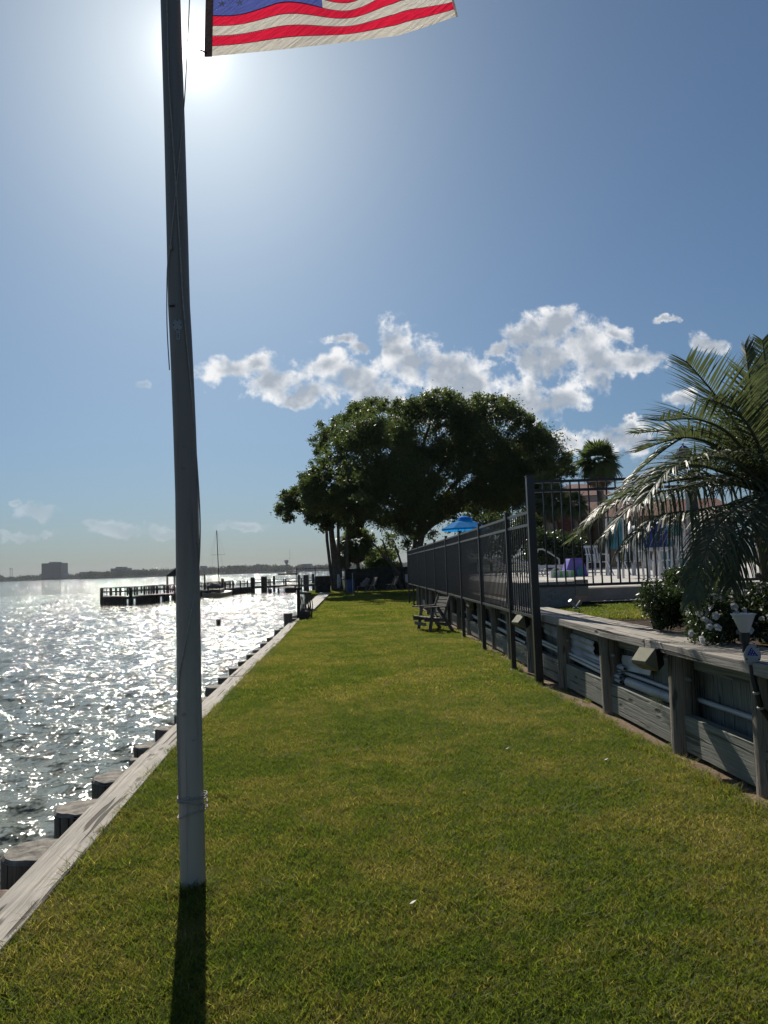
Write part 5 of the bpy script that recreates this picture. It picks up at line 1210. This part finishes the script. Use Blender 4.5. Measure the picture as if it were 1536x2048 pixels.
t = thing('pool_slide', 'curved pale pool slide standing behind the white chairs', 'slide'); mb = MB(); a = at(1225, 1062, 21)
P_ = [at(1268, 1052, 21), at(1262, 1075, 21), at(1272, 1105, 21), at(1300, 1135, 20.6), at(1330, 1148, 20.2)]
for a_, b_ in zip(P_, P_[1:]):
    a_, b_ = Vector(a_), Vector(b_)
    for (y0, z0, y1, z1) in ((-0.3, 0.16, -0.22, 0), (-0.22, 0, 0.22, 0), (0.22, 0, 0.3, 0.16)): mb.face([a_+Vector((0, y0, z0)), b_+Vector((0, y0, z0)), b_+Vector((0, y1, z1)), a_+Vector((0, y1, z1))])
ob = mb.build('slide_chute', 'white', t, True); ob.modifiers.new('thick', 'SOLIDIFY').thickness = 0.03
MB().tube([(P_[0].x-0.1, 21, DECK), (P_[0].x-0.1, 21, P_[0].z)], 0.04, 8).build('slide_post', 'white', t); MB().tube([(P_[2].x, 21.2, DECK), (P_[2].x, 21.2, P_[2].z)], 0.04, 8).build('slide_post', 'white', t); base_at(t, (P_[0].x, 21, DECK))
def panelstand(label, x0, y0, x1, y1, Y, m_, name='sling_chair'):
    a, b = at(x0, y0, Y), at(x1, y1, Y); t = thing(name, label, 'chair'); w_ = b.x-a.x; h_ = a.z-b.z
    MB().box(((a.x+b.x)/2, Y+0.1, (a.z+b.z)/2), (w_*0.9, 0.02, h_*0.92)).build('sling', m_, t)
    for x in (a.x, b.x): MB().bar((x, Y+0.3, DECK), (x, Y, a.z), 0.05).build('frame_leg', 'white', t); MB().bar((x, Y-0.4, DECK), (x, Y+0.15, DECK+0.45), 0.035).build('frame_leg', 'white', t)
    MB().bar((a.x, Y, a.z), (b.x, Y, a.z), 0.05).build('top_bar', 'white', t); base_at(t, (a.x, Y, DECK))
panelstand('teal sling chair with white frame behind the pickets under the palm', 1312, 1050, 1370, 1070, 20, 'teal')
panelstand('taller teal sling lounger back below it with arched white frame', 1322, 1078, 1372, 1135, 19.3, 'teal')
panelstand('pale teal sling chair left of the slide behind hanging leaflets', 1213, 1038, 1250, 1100, 22, 'teal')
def lounger(label, x, y, Y, up_=0.5, rz=0.0):
    p = at(x, y, Y); t = thing('sun_lounger', label, 'sun lounger', 'white loungers on the pool deck')
    for k in range(12): MB().box((-0.35+0.1*k, 0, 0.33), (0.07, 0.6, 0.025)).build('slat', 'white', t)
    for k in range(7): MB().box((-0.42-0.08*k*math.cos(up_), 0, 0.34+0.09*k*math.sin(up_)), (0.06, 0.6, 0.025)).build('slat', 'white', t)
    for sy in (-0.3, 0.3):
        MB().bar((-0.4, sy, 0.32), (0.85, sy, 0.32), 0.04, 0.07).build('side_rail', 'white', t); MB().bar((-0.4, sy, 0.32), (-0.4-0.6*math.cos(up_), sy, 0.32+0.6*math.sin(up_)), 0.04, 0.06).build('side_rail', 'white', t)
        MB().tube([(0.7+0.28*math.cos(a), sy, 0.28*math.sin(a)) for a in np.linspace(0.05, PI-0.05, 10)], 0.025, 6).build('leg_hoop', 'white', t); MB().tube([(-0.35+0.28*math.cos(a), sy, 0.28*math.sin(a)) for a in np.linspace(0.05, PI-0.05, 10)], 0.025, 6).build('leg_hoop', 'white', t)
    t.location = (p.x, Y, DECK); t.rotation_euler = (0, 0, rz); return t
lounger('white slatted lounger just right of the corner fence post', 1083, 1140, 24, 0.45, 0.15)
lounger('white lounger seen through the last bay of the long black fence', 1032, 1140, 25, 0.6, 0.2)
lounger('white lounger farther back by the hedge above the other', 1098, 1130, 28, 0.3, 0.1)
t = thing('hand_rail', 'bent pale metal hand rail at the pool steps before the hedge', 'hand rail')
MB().tube([at(1073, 1125, 26), at(1072, 1108, 26), at(1077, 1099, 26), at(1085, 1098, 26), at(1100, 1106, 26), at(1118, 1118, 26), at(1120, 1150, 26)], 0.03, 8).build('rail_tube', 'plate', t, True); base_at(t, (at(1073, 1125, 26).x, 26, DECK))
t = thing('plastic_tub', 'purple sloped sided plastic tub on the pool deck', 'tub'); a, b = at(1122, 1119, 22.5), at(1172, 1148, 22.5); zb = DECK; x0, x1 = a.x, b.x; h_ = a.z-DECK
mb = MB(); mb.extrude([(x0, 22.2, zb), (x1, 22.2, zb), (x1-0.08, 22.2, zb+h_*0.6), (x1-0.2, 22.2, zb+h_), (x0+0.2, 22.2, zb+h_)], (0, 0.6, 0)).build('tub_body', 'purple', t, bevel=0.02); MB().box(((x0+x1)/2+0.02, 22.5, zb+h_+0.015), (x1-x0-0.36, 0.64, 0.03)).build('rim', 'purple', t); base_at(t, (x0, 22.5, DECK))
t = thing('jug', 'small blue water jug against the purple tub', 'jug'); p = at(1161, 1140, 22.0); MB().lathe((p.x, 22.0, DECK), [(0, 0), (0.1, 0), (0.11, 0.2), (0.04, 0.28), (0.04, 0.33), (0, 0.33)], 10).build('jug_body', 'teal', t, True); base_at(t, (p.x, 22, DECK))
t = thing('towel_roll', 'green and white striped float lying before the purple tub', 'float'); a, b = at(1100, 1146, 21.5), at(1146, 1146, 21.5)
for k in range(8): f0 = k/8; x = a.x+(b.x-a.x)*(f0+1/16); MB().box((x, 21.5, DECK+0.1), ((b.x-a.x)/8*0.98, 0.25, 0.2-0.01*(k % 2))).build('stripe', 'greenp' if k % 2 else 'white', t)
base_at(t, (a.x, 21.5, DECK))
# ---- houses
def house(label, x0, x1, ytop, Y, m_, roof=None, rh=1.6, wins=(), roofm='redroof', siding=False, depth=8, mans=False):
    a, b = at(x0, ytop, Y), at(x1, ytop, Y); H_ = a.z; t = thing('house', label, 'house')
    MB().box(((a.x+b.x)/2, Y+depth/2, H_/2), (b.x-a.x, depth, H_)).build('wall', m_, t)
    if siding:
        k = int(H_/0.3)
        for i in range(k): MB().bar((a.x-0.01, Y-0.02, i*0.3+0.15), (b.x+0.01, Y-0.02, i*0.3+0.15), 0.05, 0.27).build('clapboard', m_, t)
    for (wx0, wy0, wx1, wy1) in wins:
        p, q_ = at(wx0, wy0, Y), at(wx1, wy1, Y); f = MB().box(((p.x+q_.x)/2, Y-0.08, (p.z+q_.z)/2), (q_.x-p.x, 0.1, p.z-q_.z)).build('window', 'white', t); MB().box(((p.x+q_.x)/2, Y-0.14, (p.z+q_.z)/2), ((q_.x-p.x)*0.86, 0.04, (p.z-q_.z)*0.88)).build('pane', 'glass', f)
    if roof:
        rx0, rx1 = a.x-0.4, b.x+0.4
        if mans: pts = [(rx0, Y-0.5, H_), (rx1, Y-0.5, H_), (rx1-0.8, Y+0.9, H_+rh), (rx0+0.8, Y+0.9, H_+rh)]; MB().extrude(pts, (0, depth-1, 0)).build('roof', roofm, t)
        else: MB().extrude([(rx0, Y-0.5, H_), (rx0, Y+depth+.5, H_), (rx0, Y+depth/2, H_+rh)], (rx1-rx0, 0, 0)).build('roof', roofm, t)
    base_at(t, (a.x, Y, 0)); return t
house('white clapboard house with red brown roof slope behind the fence', 1088, 1126, 1022, 62, 'siding', True, 1.4, ((1110, 1035, 1121, 1060), (1094, 1042, 1101, 1062)), siding=True)
house('red brown shingled house block behind the pool between palms', 1124, 1182, 1062, 61, 'peach', True, 2.2, ((1138, 1066, 1148, 1078),), mans=True)
house('tall pale house end behind the palm at the fence rail', 1166, 1215, 992, 64, 'siding', True, 1.5, ((1186, 1020, 1196, 1040), (1186, 1050, 1196, 1070)), siding=True)
house('tan low house spread behind the chairs and palm', 1205, 1470, 1035, 58, 'peach', True, 1.6, ((1235, 1050, 1260, 1075), (1290, 1050, 1310, 1075), (1400, 1050, 1430, 1080)), roofm='redroof')
# tall house with grey roof at the right edge
t = thing('house', 'tall house with a steep grey roof peeking over the palm at the right edge', 'house')
a = at(1495, 752, 30); e = at(1536, 690, 30); e2 = e+(e-a)*1.6
MB().extrude([(a.x+0.6, 30.3, -0.1), (a.x+8, 30.3, -0.1), (a.x+8, 30.3, a.z-0.4), (a.x+0.6, 30.3, a.z-0.4)], (3.8, 7.4, 0)).build('wall', 'siding', t)
MB().extrude([(a.x, 30, a.z), (a.x+0.05, 30, a.z-0.3), (e2.x, 30, e2.z-0.3), (e2.x+4, 30, a.z-0.3), (e2.x+4, 30, a.z), (e2.x, 30, e2.z)], (4.1, 8, 0)).build('roof', 'greyroof', t)
for k in range(3): f0 = at(1508+k*12, 748-k*14, 29.9); MB().box((f0.x, 30.4, f0.z-0.55), (0.18, 0.1, 0.7)).build('gable_strut', 'greyroof', t)
base_at(t, (a.x, 30, 0))
# red flowers near the palm heart
t = thing('flower_cluster', 'small cluster of red blossoms beside the palm heart at right edge', 'flowers')
V = leafcloud([tuple(at(1515, 938, 9)), tuple(at(1530, 950, 9)), tuple(at(1500, 945, 9))], [0.12, 0.14, 0.1], 420, 0.07); quads('petals', V, 'redflower', t); a = at(1520, 950, 9); MB().tube([(a.x+0.2, 9, YARD), (a.x, 9, a.z)], 0.03, 6).build('stem', 'trunk', t); base_at(t, (a.x+0.2, 9, YARD))

# ================================================================ LAWN FURNITURE
def garden_bench(label, loc, rz, L=1.25, name='garden_bench'):
    """length along local x, sitter looks to -y"""
    t = thing(name, label, 'bench'); W = 'benchwood'
    for k in range(6): MB().box((0, -0.30+0.095*k, 0.385-0.012*k), (L, 0.08, 0.025)).build('seat_slat', W, t)
    for k in range(6):
        z = 0.42+0.085*k; MB().box((0, 0.22+0.036*k, z), (L, 0.022, 0.072), mtx=Matrix.Rotation(-0.38, 3, 'X')).build('back_slat', W, t)
    for sx in (-L/2+0.02, L/2-0.02):
        MB().bar((sx, -0.20, 0.0), (sx, -0.08, 0.62), 0.04, 0.085).build('leg', W, t)
        MB().bar((sx, 0.46, 0.0), (sx, 0.05, 0.62), 0.04, 0.085).build('leg', W, t)
        MB().bar((sx, -0.34, 0.33), (sx, 0.30, 0.29), 0.035, 0.10).build('seat_rail', W, t)
        MB().bar((sx*1.02, -0.34, 0.64), (sx*1.02, 0.34, 0.64), 0.11, 0.03).build('armrest', W, t)
        MB().bar((sx*0.96, 0.18, 0.28), (sx*0.96, 0.43, 0.92), 0.04, 0.07).build('back_post', W, t)
    MB().bar((-L/2+0.04, -0.3, 0.2), (L/2-0.04, -0.3, 0.2), 0.03, 0.08).build('stretcher', W, t)
    MB().bar((-L/2+0.04, 0.3, 0.17), (L/2-0.04, 0.3, 0.17), 0.03, 0.08).build('stretcher', W, t)
    t.location = loc; t.rotation_euler = (0, 0, rz); return t
p = gd(862, 1264); garden_bench('slatted wooden armchair bench standing on the lawn by the fence', (p.x+0.02, p.y+0.35, 0), math.radians(-72), 0.9).scale = (0.92, 0.92, 0.94)
def lawn_bench(label, x, y, rz, s=1.0):
    t = thing('lawn_bench', label, 'bench'); W = 'benchwood'; p = gd(x, y)
    for k in range(4): MB().box((0, -0.25+0.13*k, 0.43), (1.4, 0.11, 0.035)).build('seat_slat', W, t)
    for k in range(4): MB().box((0, 0.27+0.035*k, 0.52+0.13*k), (1.4, 0.03, 0.11), mtx=Matrix.Rotation(-0.25, 3, 'X')).build('back_slat', W, t)
    for sx in (-0.55, 0.55):
        MB().bar((sx, -0.28, 0), (sx, -0.05, 0.42), 0.06, 0.1).build('leg', W, t); MB().bar((sx, 0.30, 0), (sx, 0.1, 0.42), 0.06, 0.1).build('leg', W, t); MB().bar((sx, 0.15, 0.38), (sx, 0.42, 1.0), 0.05, 0.08).build('back_post', W, t)
    t.location = (p.x, p.y, 0); t.rotation_euler = (0, 0, rz); return t
lawn_bench('far lawn bench with folded things on its seat, left of two', 741, 1183, math.radians(-78))
lawn_bench('far empty lawn bench under the tree, right of two', 783, 1181, math.radians(-80))
t = thing('side_table', 'small low table in front of the left far bench', 'table'); p = gd(723, 1186); MB().box((p.x, p.y, 0.42), (0.6, 0.6, 0.04)).build('tabletop', 'benchwood', t)
for sx in (-.25, .25):
    for sy in (-.25, .25): MB().bar((p.x+sx, p.y+sy, 0), (p.x+sx, p.y+sy, 0.4), 0.05).build('leg', 'benchwood', t)
base_at(t, (p.x, p.y, 0))
t = thing('cast_net', 'grey bundle of netting heaped on the left far bench', 'netting'); p = at(731, 1168, 50.3)
V = leafcloud([(p.x, 50.3, 0.62), (p.x+0.12, 50.3, 0.78), (p.x-0.2, 50.3, 0.5)], [0.2, 0.15, 0.15], 500, 0.13); quads('net_body', V, 'plate', t); base_at(t, (p.x, 50.3, 0.45))
t = thing('trash_barrel', 'blue steel barrel standing on the lawn before the dark fence', 'barrel'); p = gd(701, 1186)
MB().lathe((p.x, p.y, 0), [(0, 0.0), (0.29, 0.0), (0.29, 0.3), (0.305, 0.31), (0.29, 0.33), (0.29, 0.6), (0.305, 0.61), (0.29, 0.63), (0.29, 0.88), (0.3, 0.9), (0.27, 0.9), (0.27, 0.5), (0, 0.5)], 20).build('barrel_body', 'barrel', t, True); base_at(t, (p.x, p.y, 0))
t = thing('stake', 'thin tall metal stake beside the blue barrel', 'stake'); p = gd(706, 1190); MB().bar((p.x, p.y, 0), (p.x, p.y, 1.35), 0.05).build('stake_rod', 'plate', t); base_at(t, (p.x, p.y, 0))
t = thing('garden_post', 'short dark post standing alone between the two far benches', 'post'); p = gd(761, 1181); MB().bar((p.x, p.y, 0), (p.x, p.y, 0.3), 0.08).build('post_body', 'pierwood', t); base_at(t, (p.x, p.y, 0))
t = thing('dock_cabinet', 'dark timber cabinet at the shore end beside the leaning trunks', 'cabinet'); p = at(646, 1182, 50.5); MB().box((p.x, 50.5, 0.5), (1.0, 0.8, 1.35)).build('cabinet_body', 'pierwood', t, bevel=0.02); MB().box((p.x, 50.05, 0.5), (0.4, 0.04, 1.1)).build('cabinet_door', 'pierwood', t); base_at(t, (p.x, 50.5, 0))
t = thing('life_ring_stand', 'pale hanging bundle on the railing right of the leaning trunks', 'bundle'); p = at(677, 1165, 53.0); MB().tube([(p.x, 53, 0.25), (p.x+0.05, 53, 0.8), (p.x, 53, 1.25)], [0.10, 0.17, 0.06], 8).build('bundle_cloth', 'vinyl', t, True); MB().bar((p.x, 53.1, 0), (p.x, 53.1, 1.3), 0.04).build('post', 'blackmetal', t); base_at(t, (p.x, 53, 0))
for (x, y, lb) in ((1014, 1497, 'small white petal lying on the lawn near its middle'), (1212, 1519, 'small pale leaf lying on the lawn near the wall'), (825, 1905-100, 'tiny grey leaf lying on the lawn in the near shade')):
    p = gd(x, y, 0.04); V = [[(p.x-0.015, p.y, 0.035), (p.x, p.y-0.02, 0.045), (p.x+0.02, p.y+0.005, 0.05), (p.x, p.y+0.02, 0.038)]]; tag(quads('petal', V, 'petal'), lb, 'petal')
# ================================================================ HAZE
hz = MB().box((-300, 900, 28), (8000, 8000, 68)).build('haze', 'black'); m, k, o = mat('haze_air')
pv = k.new('ShaderNodeVolumePrincipled'); pv.inputs['Color'].default_value = (0.86, 0.92, 1.0, 1); pv.inputs['Density'].default_value = 0.00009; pv.inputs['Anisotropy'].default_value = 0.0
k.l.new(pv.outputs[0], o.inputs['Volume']); hz.data.materials[0] = m
if sum(p.normal.dot(p.center-Vector((-300, 900, 28))) for p in hz.data.polygons) < 0: hz.data.flip_normals()
hz['kind'] = 'stuff'; hz['label'] = 'pale summer haze over the lake'
